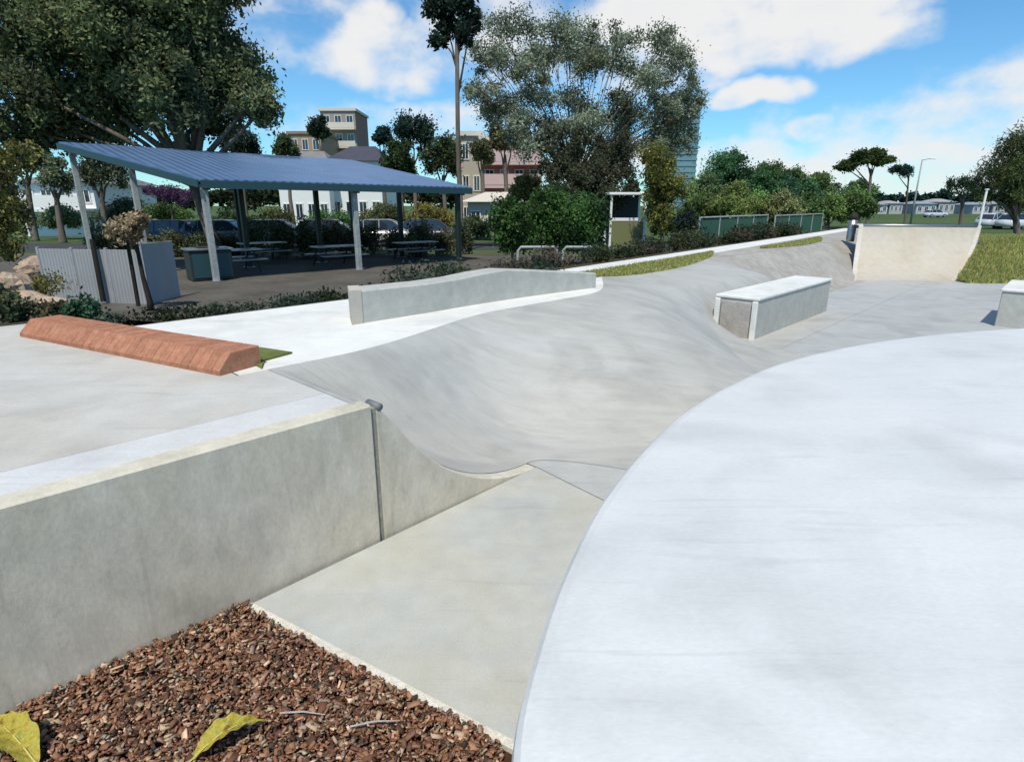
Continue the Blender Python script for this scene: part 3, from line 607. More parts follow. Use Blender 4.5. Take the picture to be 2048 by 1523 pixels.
def picnic(c, rz, label):
    r = empty('picnic_table', (c[0], c[1], GZ + .05), rz, label, 'picnic table', 'picnic tables under the shelter')
    for k in range(4): MB().box((0, -.30 + .2 * k, .74), (1.8, .18, .04), 0, .006).build('table_plank', M['steel'], r)
    for s in (-1, 1):
        for k in (0, 1): MB().box((0, s * (.62 + .17 * k), .44), (1.8, .15, .035), 0, .006).build('seat_plank', M['steel'], r)
        b = MB().tube([(s * .62, -.75, .0), (s * .62, -.3, .70), (s * .62, .3, .70), (s * .62, .75, 0)], .03, 8); b.tube([(s * .62, -.78, .41), (s * .62, .78, .41)], .025, 8); b.build('leg_frame', M['postdark'], r)
    return r
picnic((-9.6, 20.6), R(42), 'metal picnic table under the left half of the blue roof'); picnic((-6.6, 22.6), R(42), 'metal picnic table under the middle of the blue roof'); picnic((-4.0, 25.0), R(42), 'metal picnic table under the right half of the blue roof')
picnic((-10.2, 24.6), R(42), 'metal picnic table at the back of the shelter')
c = onz(382, 572, GZ + .05)
bb = empty('barbecue', (c.x - .2, c.y + 1.6, GZ + .05), R(40), 'dark barbecue cabinet beside the front left shelter post', 'barbecue')
MB().box((0, 0, .45), (1.2, .75, .9), 0, .03).build('cabinet', M['postdark'], bb); MB().box((0, 0, .935), (1.3, .85, .06), 0, .015).build('bench_top', M['steel'], bb); MB().box((0, 0, .985), (.6, .5, .03), 0, .01).build('hotplate', M['dark'], bb)
for s in (-1, 1): MB().box((s * .29, -.385, .45), (.5, .02, .7), 0, .005).build('door', M['teal'], bb)

# ------------------------------------------------------------------ pale panel fence with young staked tree
M['pf'] = ribbed('ribbed fence sheet', (.33, .335, .335), (1, .15, 0), .16, .55, 0)
fa = [onz(98, 606, GZ), onz(300, 612, GZ), onz(362, 596, GZ)]
fn_ = empty('panel_fence', fa[0], 0, 'pale grey ribbed panel fence behind the brick ledge', 'fence')
f0 = Vector(fn_.location)
for (p, q, h, ml) in ((fa[0], fa[1], 1.28, None), (fa[1], fa[2], 1.42, 'x')):
    d = q - p; L_ = d.length; ns = max(1, round(L_ / 1.0))
    for k in range(ns):
        a = p.lerp(q, (k + .02) / ns); b = p.lerp(q, (k + .98) / ns); c = (a + b) / 2 - f0
        MB().box((c.x, c.y, h / 2), ((b - a).length, .04, h), math.atan2(d.y, d.x), .005).build('panel', M['pf'], fn_)
        MB().box((a.x - f0.x, a.y - f0.y, h / 2 + .02), (.06, .07, h + .04), math.atan2(d.y, d.x), .008).build('fence_post', M['panelfence'], fn_)
def stake(px, py, top, label, r=.045):
    p = onz(px, py, GZ + .1); h = at(px - 20, top, p.y).z - p.z
    o = MB().tube([(0, 0, 0), (.01, 0, h * .5), (0, 0.02, h)], [r, r * .95, r * .8], 8).build('timber_stake', M['darkwood']); o.location = p; tag(o, label, 'stake', 'dark stakes in front of the panel fence')
stake(207, 603, 478, 'dark timber stake farthest left in front of the pale fence', .06); stake(277, 612, 470, 'dark timber stake just left of the tufted young tree', .045)
p = onz(302, 616, GZ + .1)
tree('young_tree', 'young tree with a brown tufted crown and dark trunk in front of the pale fence', 'tree', p, [pb(255, 455, 34, p.y - .1, .9), pb(228, 468, 20, p.y), pb(280, 440, 24, p.y)], 2200, .09, (.16, .12, .07), .055, 'darkwood', fork=.8, col2=(.28, .22, .14))

# ------------------------------------------------------------------ garden: boulders, shrubs
def boulder(px, py, r, label, m='rock', sq=.7, z=.25):
    p = onz(px, py, z); mb = MB(); nu, nv = 14, 9; sd_ = random.random() * 10
    def fn(a, b):
        th = a * 2 * math.pi; ph = (b - .5) * math.pi; d = Vector((math.cos(th) * math.cos(ph), math.sin(th) * math.cos(ph), math.sin(ph)))
        k = 1 + .16 * math.sin(d.x * 4 + sd_) + .13 * math.sin(d.y * 5 + sd_ * 2) + .1 * math.sin(d.z * 6 + sd_ + d.x * 3)
        d *= r * k; return (d.x, d.y, d.z * sq)
    o = grid(fn, nu, nv).build('boulder', M[m], None, False); o.location = (p.x, p.y, p.z + r * .2); tag(o, label, 'boulder', 'boulders in the left garden')
boulder(34, 590, .36, 'pale pinkish sandstone boulder at the left edge of the garden', sq=.85, z=.45); boulder(75, 545, .45, 'brown rounded boulder beside the left end of the pale fence', z=.2); boulder(85, 628, .33, 'brown boulder just behind the far end of the brick ledge', z=.75, sq=.6)
def sh(px, py, z, wpx, hpx, n, label, col, size=.07, group=None, name='shrub', **kw):
    p = onz(px, py, z); s = p.y / F; shrub(name, label, 'shrub', (p.x, p.y, p.z), wpx * s, hpx * s, n, size, col, group, **kw)
sh(178, 655, .75, 40, 70, 1800, 'small dark green shrub in front of the pale fence', (.025, .06, .03), .05)
sh(20, 650, .8, 48, 75, 2200, 'dark leafy shrub at the left edge behind the deck', (.04, .065, .03), .06, col2=(.09, .09, .05))
sh(120, 640, .8, 48, 40, 1600, 'low olive shrub behind the far end of the brick ledge', (.05, .05, .03), .05, col2=(.10, .085, .05))
sh(70, 600, .3, 60, 50, 1600, 'yellowish ground shrub between the two boulders', (.13, .12, .035), .06)
sh(235, 662, .78, 42, 34, 1200, 'low grey-green tuft at the foot of the pale fence', (.05, .07, .05), .05)
# dark low planting along the garden slope
for i in range(46):
    u = -.3 + i * .62 + random.uniform(-.2, .2); v0 = (vs_(u) if u < 7 else pv(u) + 1.0); v = v0 + random.uniform(.55, 1.5); 
    h = random.uniform(.28, .5) * (1 + .02 * u) * (.55 if u < 3.5 else 1.0); z = (HD - .05) * (1 - smooth(0, 4.2, v - v0)) + GZ * smooth(0, 4.2, v - v0)
    p = uv(u, v, z - .05); ci = random.randrange(4); cols = [[(.022, .03, .014), (.04, .05, .02), (.06, .05, .035), (.03, .045, .03)][ci]]
    place = ['behind the bare left part of the pale walkway', 'behind the left end of the low grey wall', 'behind the middle of the low grey wall', 'behind the right end of the low grey wall', 'beside the start of the pale path', 'below the white framed shelter beside the path', 'in front of the green mesh fence', 'beside the far end of the pale path'][min(7, int(i / 5.6))]
    shrub('garden_shrub', 'low ' + ['nearly black', 'dark olive', 'brownish', 'dark green'][ci] + ' shrub ' + place, 'shrub', p, random.uniform(.35, .6) * (1 + .02 * u), h, 600, .06 + .002 * u, random.choice(cols), 'low shrubs along the garden bed')

# ------------------------------------------------------------------ big trees
G = GZ
bl = [pb(120, 60, 110, 26, .9), pb(260, 20, 130, 25, .9), pb(400, 60, 110, 26, .9, 1), pb(60, 180, 85, 25, .9), pb(200, 160, 110, 27, .9), pb(340, 160, 105, 25, .9), pb(455, 150, 85, 27, .9), pb(500, 205, 62, 26, .9),
      pb(110, 250, 75, 26, .8), pb(230, 245, 70, 27, .8), pb(400, 235, 72, 26, .8, 1), pb(310, -60, 140, 26, .9), pb(120, -80, 130, 27, .9), pb(430, -20, 70, 26, .9), pb(10, 90, 60, 26, .9), pb(530, 215, 36, 26, .8), pb(20, 250, 60, 25, .9)]
tree('fig_tree', 'very large dark spreading tree behind the left half of the blue roof', 'tree', (*at(408, 300, 26.5).xy, G), bl, 150000, .19, (.066, .082, .046), .26, 'bark', fork=.5, sub=30, tight=.25, hollow=.25, col2=(.11, .13, .055), thin=1.2)
# gum tree in the middle
gum = [(1000, 60, 55), (1060, 55, 50), (1130, 60, 55), (1190, 70, 40), (1245, 75, 48), (1330, 90, 52), (1000, 120, 45), (1090, 120, 50), (1170, 130, 50), (1260, 135, 45), (1345, 130, 38), (985, 180, 35), (1060, 190, 48), (1140, 200, 50), (1230, 200, 45), (1310, 200, 30), (1375, 225, 28),
       (1350, 215, 30), (1110, 260, 60), (1180, 260, 60), (1260, 250, 45), (1030, 250, 50), (1320, 260, 40), (1385, 130, 25), (960, 140, 26), (1395, 200, 14)]
bl = [pb(x, y, r * .75, 34, .8, random.uniform(-2, 2)) for x, y, r in gum]
while len(bl) < 82:
    x, y = random.uniform(930, 1400), random.uniform(25, 310)
    if ((x - 1170) / 235) ** 2 + ((y - 180) / 150) ** 2 < 1 and not (x < 1010 and y > 230): bl.append(pb(x, y, random.uniform(20, 36), 34, .75, random.uniform(-4.5, 4)))
for x, y in ((1340, 235), (1365, 195), (1335, 275), (1375, 260), (1310, 240), (1390, 215), (1345, 300), (1370, 285), (1320, 215), (1350, 250), (1385, 180)): bl.append(pb(x, y, 25, 34, .9))
tree('gum_tree', 'tall open grey-green gum tree in the middle with sky showing through its crown', 'tree', (*at(1135, 400, 34).xy, G), bl, 78000, .14, (.115, .14, .085), .26, 'bark', fork=.5, sub=8, tight=.48, hollow=.0, col2=(.19, .215, .155), thin=.3, var=.3)
bl = [pb(x, y, r, 31, 1.1, random.uniform(-1, 1)) for x, y, r in [(1110, 330, 36), (1170, 350, 42), (1230, 345, 40), (1130, 400, 46), (1205, 400, 44), (1090, 285, 24), (1250, 290, 28), (1160, 290, 26), (1205, 300, 24), (1265, 380, 24)]]
tree('understorey_tree', 'dense dark brown-green tree below the open gum crown', 'tree', (*at(1170, 470, 31).xy, G), bl, 34000, .14, (.06, .07, .04), .22, 'bark', sub=16, tight=.33, col2=(.05, .05, .03))
bl = [pb(885, 30, 36, 30, 1), pb(930, 60, 34, 30, 1), pb(880, 75, 24, 30, .8), pb(915, -10, 36, 30, 1), pb(945, 30, 20, 30)]
tree('slender_tree', 'tall slender tree with one dark tuft of leaves high above the shelter roof', 'tree', (*at(922, 380, 30).xy, G), bl, 9000, .19, (.02, .035, .024), .13, 'bark', fork=.93, sub=12, tight=.3)
# trees above the shelter
for (px, py, r, Y, lab, col, base) in [(825, 262, 34, 55, 'round-headed dark palm-like tree above the right half of the shelter roof', (.02, .04, .03), 322), (766, 270, 15, 60, 'small dark round treetop left of the round-headed tree', (.018, .035, .03), 320), (885, 300, 40, 50, 'olive green tree behind the right end of the blue roof', (.04, .055, .022), 340), (800, 312, 30, 50, 'dark green bushy tree low behind the blue roof', (.03, .05, .02), 340), (638, 252, 17, 90, 'tiny dark tree against the brick apartment block', (.03, .05, .03), 290), (1010, 262, 30, 46, 'brownish olive tree in front of the top of the pink building', (.10, .10, .05), 420), (965, 300, 20, 46, 'small olive tree in front of the cream house wall', (.09, .10, .05), 420), (1050, 372, 28, 38, 'yellowish bushy tree before the foot of the pink building', (.12, .12, .04), 430), (575, 290, 22, 60, 'small green tree at the left of the tan building', (.05, .07, .03), 320), (205, 330, 40, 40, 'grey-green bushy tree between the two left shelter posts', (.07, .085, .05), 430), (115, 345, 30, 38, 'loose pale green tree in front of the white house roof', (.10, .12, .07), 430), (60, 300, 34, 40, 'dark green tree above the white house roof', (.05, .065, .035), 430), (480, 282, 34, 50, 'dark dull green tree right below the large dark crown', (.03, .045, .03), 330)]:
    bl = [pb(px, py, r, Y, .95), pb(px - r * .5, py + r * .5, r * .7, Y), pb(px + r * .5, py + r * .6, r * .7, Y)]
    tree('background_tree', lab, 'tree', (*at(px, base, Y).xy, G), bl, 5500, .27 * Y / 55, col, .2, 'bark', fork=.7, sub=12, tight=.35)
# left edge olive tree
bl = [pb(15, 330, 42, 15, 1.1), pb(5, 400, 48, 15, 1.1), pb(30, 440, 36, 15), pb(-30, 360, 60, 15.5), pb(10, 480, 40, 15), pb(45, 300, 25, 15)]
tree('olive_tree', 'yellow-green bushy tree cut by the left edge of the photo', 'tree', (*at(-20, 560, 15.2).xy, G), bl, 9000, .10, (.09, .095, .03), .12, 'bark', sub=14, tight=.32, col2=(.17, .16, .05))
# greenery seen through the shelter
for (px, py, w, Y, lab, col) in [(330, 430, 60, 41, 'green shrub seen between the left shelter posts', (.06, .10, .03)), (250, 425, 60, 42, 'grey-green shrub seen left of the front shelter post', (.06, .08, .045)), (455, 440, 55, 41, 'dark green shrub seen through the middle of the shelter', (.035, .06, .025)), (545, 435, 55, 42, 'olive shrub seen through the shelter right of the middle', (.07, .08, .03)), (660, 440, 60, 41, 'bright green shrub seen under the right half of the roof', (.06, .12, .04)), (770, 430, 55, 42, 'pale olive shrub seen under the right end of the roof', (.10, .11, .05)), (865, 430, 50, 41, 'yellowish shrub beside the right shelter post', (.14, .12, .035)), (120, 430, 50, 42, 'pale green shrub in front of the white house', (.12, .16, .08)), (945, 450, 45, 41, 'dull green shrub between the shelter and the tall hedge', (.05, .07, .035))]:
    bl = [pb(px, py, w * .6, Y, .7), pb(px - w * .4, py + 10, w * .5, Y, .7), pb(px + w * .4, py + 8, w * .5, Y, .7)]
    tree('roadside_shrub', lab, 'shrub', (*at(px, 470, Y).xy, G), bl, 6000, .19, col, .06, 'bark', fork=.6, sub=12, tight=.4, trunkname='stem')
bl = [pb(330, 385, 26, 39, .7), pb(370, 392, 26, 39, .6), pb(395, 385, 20, 39, .6), pb(300, 380, 18, 39, .6)]
tree('flowering_shrub', 'tall shrub with dark purple flowers seen under the roof edge', 'shrub', (*at(345, 470, 39).xy, G), bl, 3000, .14, (.10, .035, .10), .07, 'bark', fork=.7, sub=12, tight=.4, col2=(.06, .04, .07))
for i in range(22):
    px = 215 + i * 33.5 + random.uniform(-14, 14); Y = 27.6 + random.uniform(-1, 1.2); w = random.uniform(22, 34); ci = i % 3; part_ = ['left of the front shelter post', 'between the two front shelter posts', 'right of the second front shelter post'][0 if px < 420 else 1 if px < 735 else 2]
    q = at(px, 500, Y); shrub('hedge_shrub', ['dark green', 'dull olive', 'brownish green'][ci] + ' shrub in front of the parked cars ' + part_, 'shrub', (q.x, q.y, G), w / F * Y * 1.1, random.uniform(.95, 1.7), 1700, .13, [(.03, .05, .02), (.06, .065, .03), (.07, .06, .04)][ci], 'shrubs between the shelter and the parked cars', col2=(.09, .10, .05))
# tall hedge clump and right-hand shrubs
for (px, py, w, Y, lab, col, n) in [(1025, 440, 44, 22, 'tall dark green hedge plant at the left of the clump beside the path', (.022, .045, .016), 6000), (1095, 425, 50, 23, 'tall bright-tipped green hedge plant in the middle of the clump', (.03, .065, .016), 6500), (1165, 435, 48, 22.5, 'tall dark green hedge plant at the right of the clump', (.022, .05, .02), 6000)]:
    bl = [pb(px, py, w, Y, 1.0), pb(px - w * .4, py + w * .7, w * .8, Y), pb(px + w * .4, py + w * .7, w * .8, Y), pb(px, py - w * .4, w * .6, Y)]
    tree('hedge_plant', lab, 'hedge', (*at(px, 520, Y).xy, G), bl, n * 2, .12, col, .07, 'bark', fork=.4, sub=18, tight=.36, col2=(.05, .10, .025), trunkname='stem')
bl = [pb(1315, 340, 40, 27, 1.2), pb(1310, 400, 34, 27, 1.2), pb(1345, 380, 30, 27), pb(1325, 440, 34, 27), pb(1300, 310, 22, 27)]
tree('wattle_tree', 'slim yellow-green tree right of the gum tree trunk', 'tree', (*at(1325, 490, 27).xy, G), bl, 14000, .13, (.085, .095, .022), .1, 'bark', sub=14, tight=.33, col2=(.13, .13, .035))
bl = [pb(1375, 450, 32, 25, 1.1), pb(1360, 480, 26, 25)]
tree('dark_shrub', 'nearly black green shrub at the left end of the green mesh fence', 'shrub', (*at(1375, 505, 25).xy, G), bl, 3000, .10, (.012, .022, .018), .06, 'bark', sub=12, tight=.4, trunkname='stem')
for (px, py, w, Y, lab, col, base, n, sp) in [
    (1455, 345, 60, 60, 'large dark green tree with a rounded top right of the gum tree', (.018, .042, .018), 420, 9000, 1.0), (1520, 370, 42, 58, 'dark green tree sloping down right of the rounded one', (.02, .045, .018), 420, 5000, .8), (1410, 380, 45, 50, 'mid green tree behind the left end of the mesh fence', (.04, .06, .025), 430, 5000, 1.0),
    (1570, 375, 36, 62, 'low dark green tree in the dip of the tree line', (.02, .045, .025), 420, 4000, .7), (1612, 380, 28, 55, 'small dark pointed tree behind the mesh fence end', (.018, .04, .018), 430, 3500, 1.2), (1470, 400, 50, 45, 'olive tree leaning over the green mesh fence', (.055, .07, .022), 440, 6000, .8), (1560, 410, 42, 45, 'olive brown tree behind the middle of the mesh fence', (.06, .065, .028), 440, 5000, .8),
    (1655, 395, 34, 65, 'grey-green tree left of the umbrella-shaped tree', (.04, .06, .028), 430, 3500, .8), (1705, 400, 36, 62, 'mid green tree below the umbrella-shaped tree', (.035, .06, .022), 430, 4000, .8)]:
    bl = [pb(px, py, w * .75, Y, .85 * sp), pb(px - w * .6, py + w * .35, w * .6, Y, .85), pb(px + w * .6, py + w * .35, w * .6, Y, .85), pb(px, py + w * .6, w * .8, Y, .6), pb(px + w * .1, py - w * .35 * sp, w * .45, Y)]
    tree('park_tree', lab, 'tree', (*at(px, base, Y).xy, G), bl, int(n * 2.2), .24 * Y / 60, tuple(1.6 * c for c in col), .22, 'bark', fork=.5, sub=16, tight=.34, col2=tuple(3.0 * c for c in col))
for i, (px, py, w, lab, col) in enumerate([(1400, 415, 34, 'leafy green shrub rising just behind the left end of the mesh fence', (.06, .09, .03)), (1450, 420, 36, 'olive shrub behind the first stretch of mesh fence', (.09, .10, .035)), (1505, 415, 36, 'bright green shrub behind the joint of the two mesh fences', (.07, .12, .035)), (1560, 418, 34, 'yellow-green shrub behind the second mesh fence', (.11, .12, .04)), (1610, 412, 34, 'mid green shrub behind the far end of the mesh fences', (.06, .10, .035)), (1660, 415, 32, 'bright green shrub left of the quarter pipe, beyond the path', (.08, .12, .035)), (1715, 410, 30, 'green shrub seen just above the left corner of the quarter pipe', (.06, .095, .03))]):
    bl = [pb(px, py, w, 46, .8), pb(px - w * .7, py + 8, w * .7, 46, .8), pb(px + w * .7, py + 8, w * .7, 46, .8)]
    tree('belt_shrub', lab, 'shrub', (*at(px, 440, 46).xy, G), bl, 7000, .2, col, .08, 'bark', fork=.5, sub=14, tight=.36, trunkname='stem', col2=tuple(1.6 * c for c in col))
for px, py, w, lab, col in [(1590, 360, 36, 'full green tree in the middle of the far tree line', (.05, .085, .03)), (1640, 365, 34, 'bright green tree stepping down toward the quarter pipe', (.07, .105, .035)), (1535, 345, 38, 'broad green tree right of the rounded dark tree', (.045, .08, .028)), (1720, 372, 28, 'low green tree above the left corner of the quarter pipe', (.055, .09, .035))]:
    bl = [pb(px, py, w * .75, 66, .9), pb(px - w * .6, py + w * .4, w * .6, 66, .85), pb(px + w * .6, py + w * .4, w * .6, 66, .85), pb(px, py + w * .8, w * .8, 66, .8)]
    tree('park_tree', lab, 'tree', (*at(px, 430, 66).xy, G), bl, 9000, .26, col, .2, 'bark', fork=.5, sub=16, tight=.34, col2=tuple(1.8 * c for c in col))
bl = [pb(1690, 335, 20, 58, .5), pb(1725, 315, 26, 58, .6), pb(1765, 318, 22, 58, .6), pb(1750, 308, 18, 58, .6), pb(1700, 325, 20, 58, .5)]
tree('umbrella_tree', 'umbrella-shaped tree with a flat light crown standing above the far trees', 'tree', (*at(1738, 430, 58).xy, G), bl, 9000, .24, (.045, .065, .02), .16, 'bark', fork=.85, sub=12, tight=.35)
bl = [pb(1800, 345, 17, 60, .8), pb(1815, 338, 12, 60, .8), pb(1790, 340, 10, 60, .8)]
tree('small_round_tree', 'small dark round tree on a thin bare trunk beside the lamp pole', 'tree', (*at(1813, 430, 60).xy, G), bl, 2200, .18, (.015, .035, .028), .1, 'bark', fork=.9, sub=10, tight=.4)
bl = [pb(1920, 372, 22, 55, .9), pb(1905, 368, 15, 55, .9), pb(1940, 380, 18, 55)]
tree('dark_round_tree', 'dark round-headed tree left of the big tree at the right edge', 'tree', (*at(1925, 440, 55).xy, G), bl, 3000, .17, (.014, .035, .02), .2, 'bark', fork=.6, sub=10, tight=.4)
bl = [pb(2020, 330, 46, 36, 1.1), pb(1985, 360, 36, 36), pb(2050, 290, 40, 36, 1.3), pb(2060, 380, 50, 37), pb(2010, 385, 36, 36, .8), pb(1970, 390, 22, 36, .8), pb(1998, 300, 12, 36, 2.2), pb(2022, 285, 12, 36, 2.2), pb(2090, 330, 60, 37), pb(2045, 400, 36, 36, .7)]
tree('pine_tree', 'spiky dark green tree cut by the right edge of the photo', 'tree', (*at(2040, 470, 36).xy, G), bl, 34000, .2, (.028, .045, .018), .22, 'bark', fork=.35, sub=16, tight=.33, col2=(.07, .085, .03), aspect=.22)

# ------------------------------------------------------------------ fences, poles, small structures on the right
def mesh_fence(p, q, h, label):
    r = empty('mesh_fence', p, 0, label, 'fence'); q = Vector(q) - Vector(p); L_ = q.length; n = max(2, round(L_ / 2.4)); a = math.atan2(q.y, q.x)
    MB().box((q.x / 2, q.y / 2, h / 2 - .02), (L_, .012, h - .12), a).build('mesh_panel', M['greenmesh'], r)
    MB().tube([(0, 0, h), (q.x, q.y, h)], .04, 8).build('top_rail', M['postgrey'], r)
    for k in range(n + 1): MB().tube([(q.x * k / n, q.y * k / n, 0), (q.x * k / n, q.y * k / n, h + .05)], .04, 8).build('fence_post', M['postgrey'], r)
p0, p1 = at(1395, 490, 26), at(1530, 480, 33); p0.z = p1.z = G
mesh_fence(p0, p1, 1.75, 'green mesh fence with pale posts and top rail left of the far path')
p2, p3 = at(1545, 480, 34), at(1640, 470, 42); p2.z = p3.z = G
mesh_fence(p2, p3, 1.7, 'second stretch of green mesh fence farther along the path')
p = onz(1820, 447, G)
lp = empty('lamp_pole', (*at(1824, 430, 62).xy, G), 0, 'slim pale lamp pole standing in the far green field', 'lamp pole')
MB().tube([(0, 0, 0), (0, 0, 6.6)], [.11, .06], 10).build('pole', M['postgrey'], lp, True); MB().tube([(0, 0, 6.55), (.8, 0, 6.7)], .035, 8).build('arm', M['postgrey'], lp); MB().box((1.0, 0, 6.68), (.6, .22, .1), 0, .02).build('lamp_head', M['white'], lp)
sp_ = empty('sign_post', (*at(1953, 475, 21).xy, .6), 0, 'thin white post at the right end of the cream quarter pipe', 'post')
MB().tube([(0, 0, 0), (0, 0, 2.0)], .035, 8).build('pole', M['white'], sp_); MB().box((0, 0, 2.02), (.1, .1, .04), 0, .01).build('cap', M['white'], sp_)
bp_ = empty('litter_bin', (*at(1697, 500, 20.5).xy, HD), 0, 'dark upright litter bin left of the cream quarter pipe', 'bin')
MB().tube([(0, 0, 0), (0, 0, .05), (0, 0, .72)], [.12, .13, .14], 14).build('body', M['steel'], bp_, True); MB().tube([(0, 0, .72), (0, 0, .84), (0, 0, .95)], [.15, .14, .06], 14).build('lid', M['darkwood'], bp_, True)
# bollards with dark tops near quarter pipe left
# white framed kiosk
k = at(1252, 500, 29); ks = empty('bus_shelter', (k.x, k.y, G), R(4), 'small white framed shelter with a dark opening beside the slim yellow-green tree', 'shelter')
for sx in (-1, 1):
    for sy in (0, 1.1): MB().box((sx * .82, sy, 1.36), (.10, .10, 2.72), 0, .01).build('post', M['white'], ks)
MB().box((0, .55, 2.78), (1.9, 1.4, .12), 0, .02).build('roof', M['white'], ks); MB().box((0, 0, 1.62), (1.54, .05, .14), 0).build('rail', M['white'], ks)
MB().box((0, 1.1, 1.35), (1.54, .03, 2.6), 0).build('back_panel', M['postdark'], ks); MB().box((0, .0, .80), (1.54, .03, 1.45), 0).build('front_panel', mat('olive panel', (.16, .17, .07), .7), ks)
# white hoop rails
for i, (px, lab) in enumerate([(1075, 'pale tubular hoop rail left of the pair below the hedge'), (1165, 'pale tubular hoop rail right of the pair below the hedge')]):
    p = at(px, 512, 19); r = .62
    o = MB().tube([(-r, 0, 0), (-r, 0, .62), (-r * .85, 0, .74), (r * .85, 0, .74), (r, 0, .62), (r, 0, 0)], .045, 8).build('hoop_rail', M['postgrey']); o.location = (p.x, p.y, G + .25); tag(o, lab, 'rail', 'hoop rails below the hedge')

# ------------------------------------------------------------------ cars
def carmat(c): return mat('car paint', c, .25, .1, .6)
def make_car(name='parked_car'):
    r = empty(name)
    L_, W_ = 4.3, 1.76
    def section(x):                                      # (half width, sill z, belt z) of the lower body
        t = x / L_ + .5; hw = W_ / 2 * (1 - .16 * abs(2 * t - 1) ** 5); top = .92 - .10 * smooth(.72, 1, t) - .04 * smooth(.2, 0, t); bot = .24 + .10 * (abs(2 * t - 1) ** 8)
        return hw, bot, top
    xs = [-2.15 + 4.3 * i / 22 for i in range(23)]; mb = MB()
    for x in xs:
        hw, b, t = section(x); mb.v += [(x, -hw * .92, b), (x, -hw, b + .15), (x, -hw, (b + t) / 2 + .1), (x, -hw * .94, t), (x, 0, t + .04), (x, hw * .94, t), (x, hw, (b + t) / 2 + .1), (x, hw, b + .15), (x, hw * .92, b)]
    for i in range(22):
        for k in range(8): mb.f.append((i * 9 + k, i * 9 + k + 1, (i + 1) * 9 + k + 1, (i + 1) * 9 + k))
        mb.f.append((i * 9 + 8, i * 9, (i + 1) * 9, (i + 1) * 9 + 8))
    mb.f += [tuple(range(8, -1, -1)), tuple(22 * 9 + k for k in range(9))]
    body = mb.build('body', PAINT, r, True)
    ca = [(-1.95, .90, .74), (-1.55, 1.36, .62), (-1.2, 1.45, .60), (0.1, 1.46, .60), (.42, 1.40, .60), (1.12, .93, .72)]
    g = MB(); vs = []
    for x, z, w in ca: vs += [(x, -w, z), (x, w, z)]
    lo = [(x, s * .78, .88) for x, z, w in ca for s in (-1, 1)]
    g.add(vs + lo, [(2 * i, 2 * i + 1, 2 * i + 3, 2 * i + 2) for i in range(5)] + [(12 + 2 * i, 2 * i, 2 * i + 2, 12 + 2 * i + 2) for i in range(5)] + [(2 * i + 1, 13 + 2 * i, 15 + 2 * i, 2 * i + 3) for i in range(5)])
    g.build('window', M['glass'], r)
    rp = MB(); rr = [(-1.57, 1.37, .60), (-1.2, 1.465, .585), (.1, 1.475, .585), (.42, 1.415, .585)]
    rv = []
    for x, z, w in rr: rv += [(x, -w, z), (x, w, z), (x, w, z + .025), (x, -w, z + .025)]
    rp.add(rv, [(4 * i + a, 4 * i + 4 + a, 4 * i + 4 + (a + 1) % 4, 4 * i + (a + 1) % 4) for i in range(3) for a in range(4)]); rp.build('roof_panel', PAINT, r)
    for s in (-1, 1):
        for (x0, z0, w0, x1, z1, w1) in [(-.35, .88, .785, -.35, 1.46, .60), (1.1, .9, .77, .42, 1.41, .605), (-1.9, .9, .77, -1.5, 1.38, .62), (-1.2, .88, .785, -1.2, 1.45, .605)]: MB().tube([(x0, s * w0, z0), (x1, s * w1, z1)], .03, 5).build('pillar', PAINT, r)
    for x in (-1.35, 1.35):
        for s in (-1, 1):
            w = MB().tube([(x, s * .70, .32), (x, s * .895, .32)], .325, 20).build('wheel', M['rubber'], r); MB().tube([(x, s * .80, .32), (x, s * .905, .32)], .2, 14).build('rim', M['chrome'], w)
    for s in (-1, 1):
        MB().box((2.10, s * .58, .68), (.08, .34, .14), 0, .03).build('headlight', M['lampglass'], r); MB().box((-2.10, s * .6, .78), (.07, .3, .16), 0, .03).build('tail_light', M['redlens'], r)
        MB().box((.75, s * .93, .97), (.1, .16, .11), 0, .03).build('mirror', PAINT, r)
    MB().box((2.14, 0, .42), (.06, 1.2, .16), 0, .02).build('grille', M['dark'], r); MB().box((-2.13, 0, .55), (.03, .5, .12), 0, .01).build('number_plate', M['white'], r)
    return r
PAINT = carmat((.7, .7, .7)); proto = make_car(); first = True
def place_car(px, Y, rz, col, label, group='cars parked along the road'):
    global first
    pm = carmat(col)
    if first: root = proto; first = False; kids = [(c, c) for c in proto.children]
    else:
        root = proto.copy(); COL.objects.link(root)
        for c in proto.children:
            k = c.copy(); k.data = c.data.copy() if c.data.materials[0].name.startswith('car paint') else c.data; COL.objects.link(k); k.parent = root; k.matrix_parent_inverse = c.matrix_parent_inverse
            for g_ in c.children: q = g_.copy(); COL.objects.link(q); q.parent = k
    for k in root.children:
        if k.data and k.data.materials and k.data.materials[0].name.startswith('car paint'): k.data.materials[0] = pm
    p = at(px, 480, Y); root.location = (p.x, p.y, G + .01); root.rotation_euler = (0, 0, rz); tag(root, label, 'car', group)
cars = [(455, 33.5, R(5), (.13, .14, .15), 'grey car seen between the front left shelter posts'), (560, 33.8, R(8), (.22, .22, .21), 'pale car seen through the middle of the shelter'), (665, 34.5, R(4), (.05, .05, .06), 'black car seen through the right middle of the shelter'),
        (775, 34.5, R(6), (.42, .42, .41), 'white car seen beside the second front shelter post'), (865, 35, R(6), (.07, .08, .10), 'dark car behind the right end of the shelter'), (370, 33.2, R(3), (.03, .035, .04), 'dark car behind the barbecue cabinet'), (300, 35, R(3), (.12, .12, .14), 'dark grey car seen above the right end of the pale fence')]
for c in cars: place_car(*c)
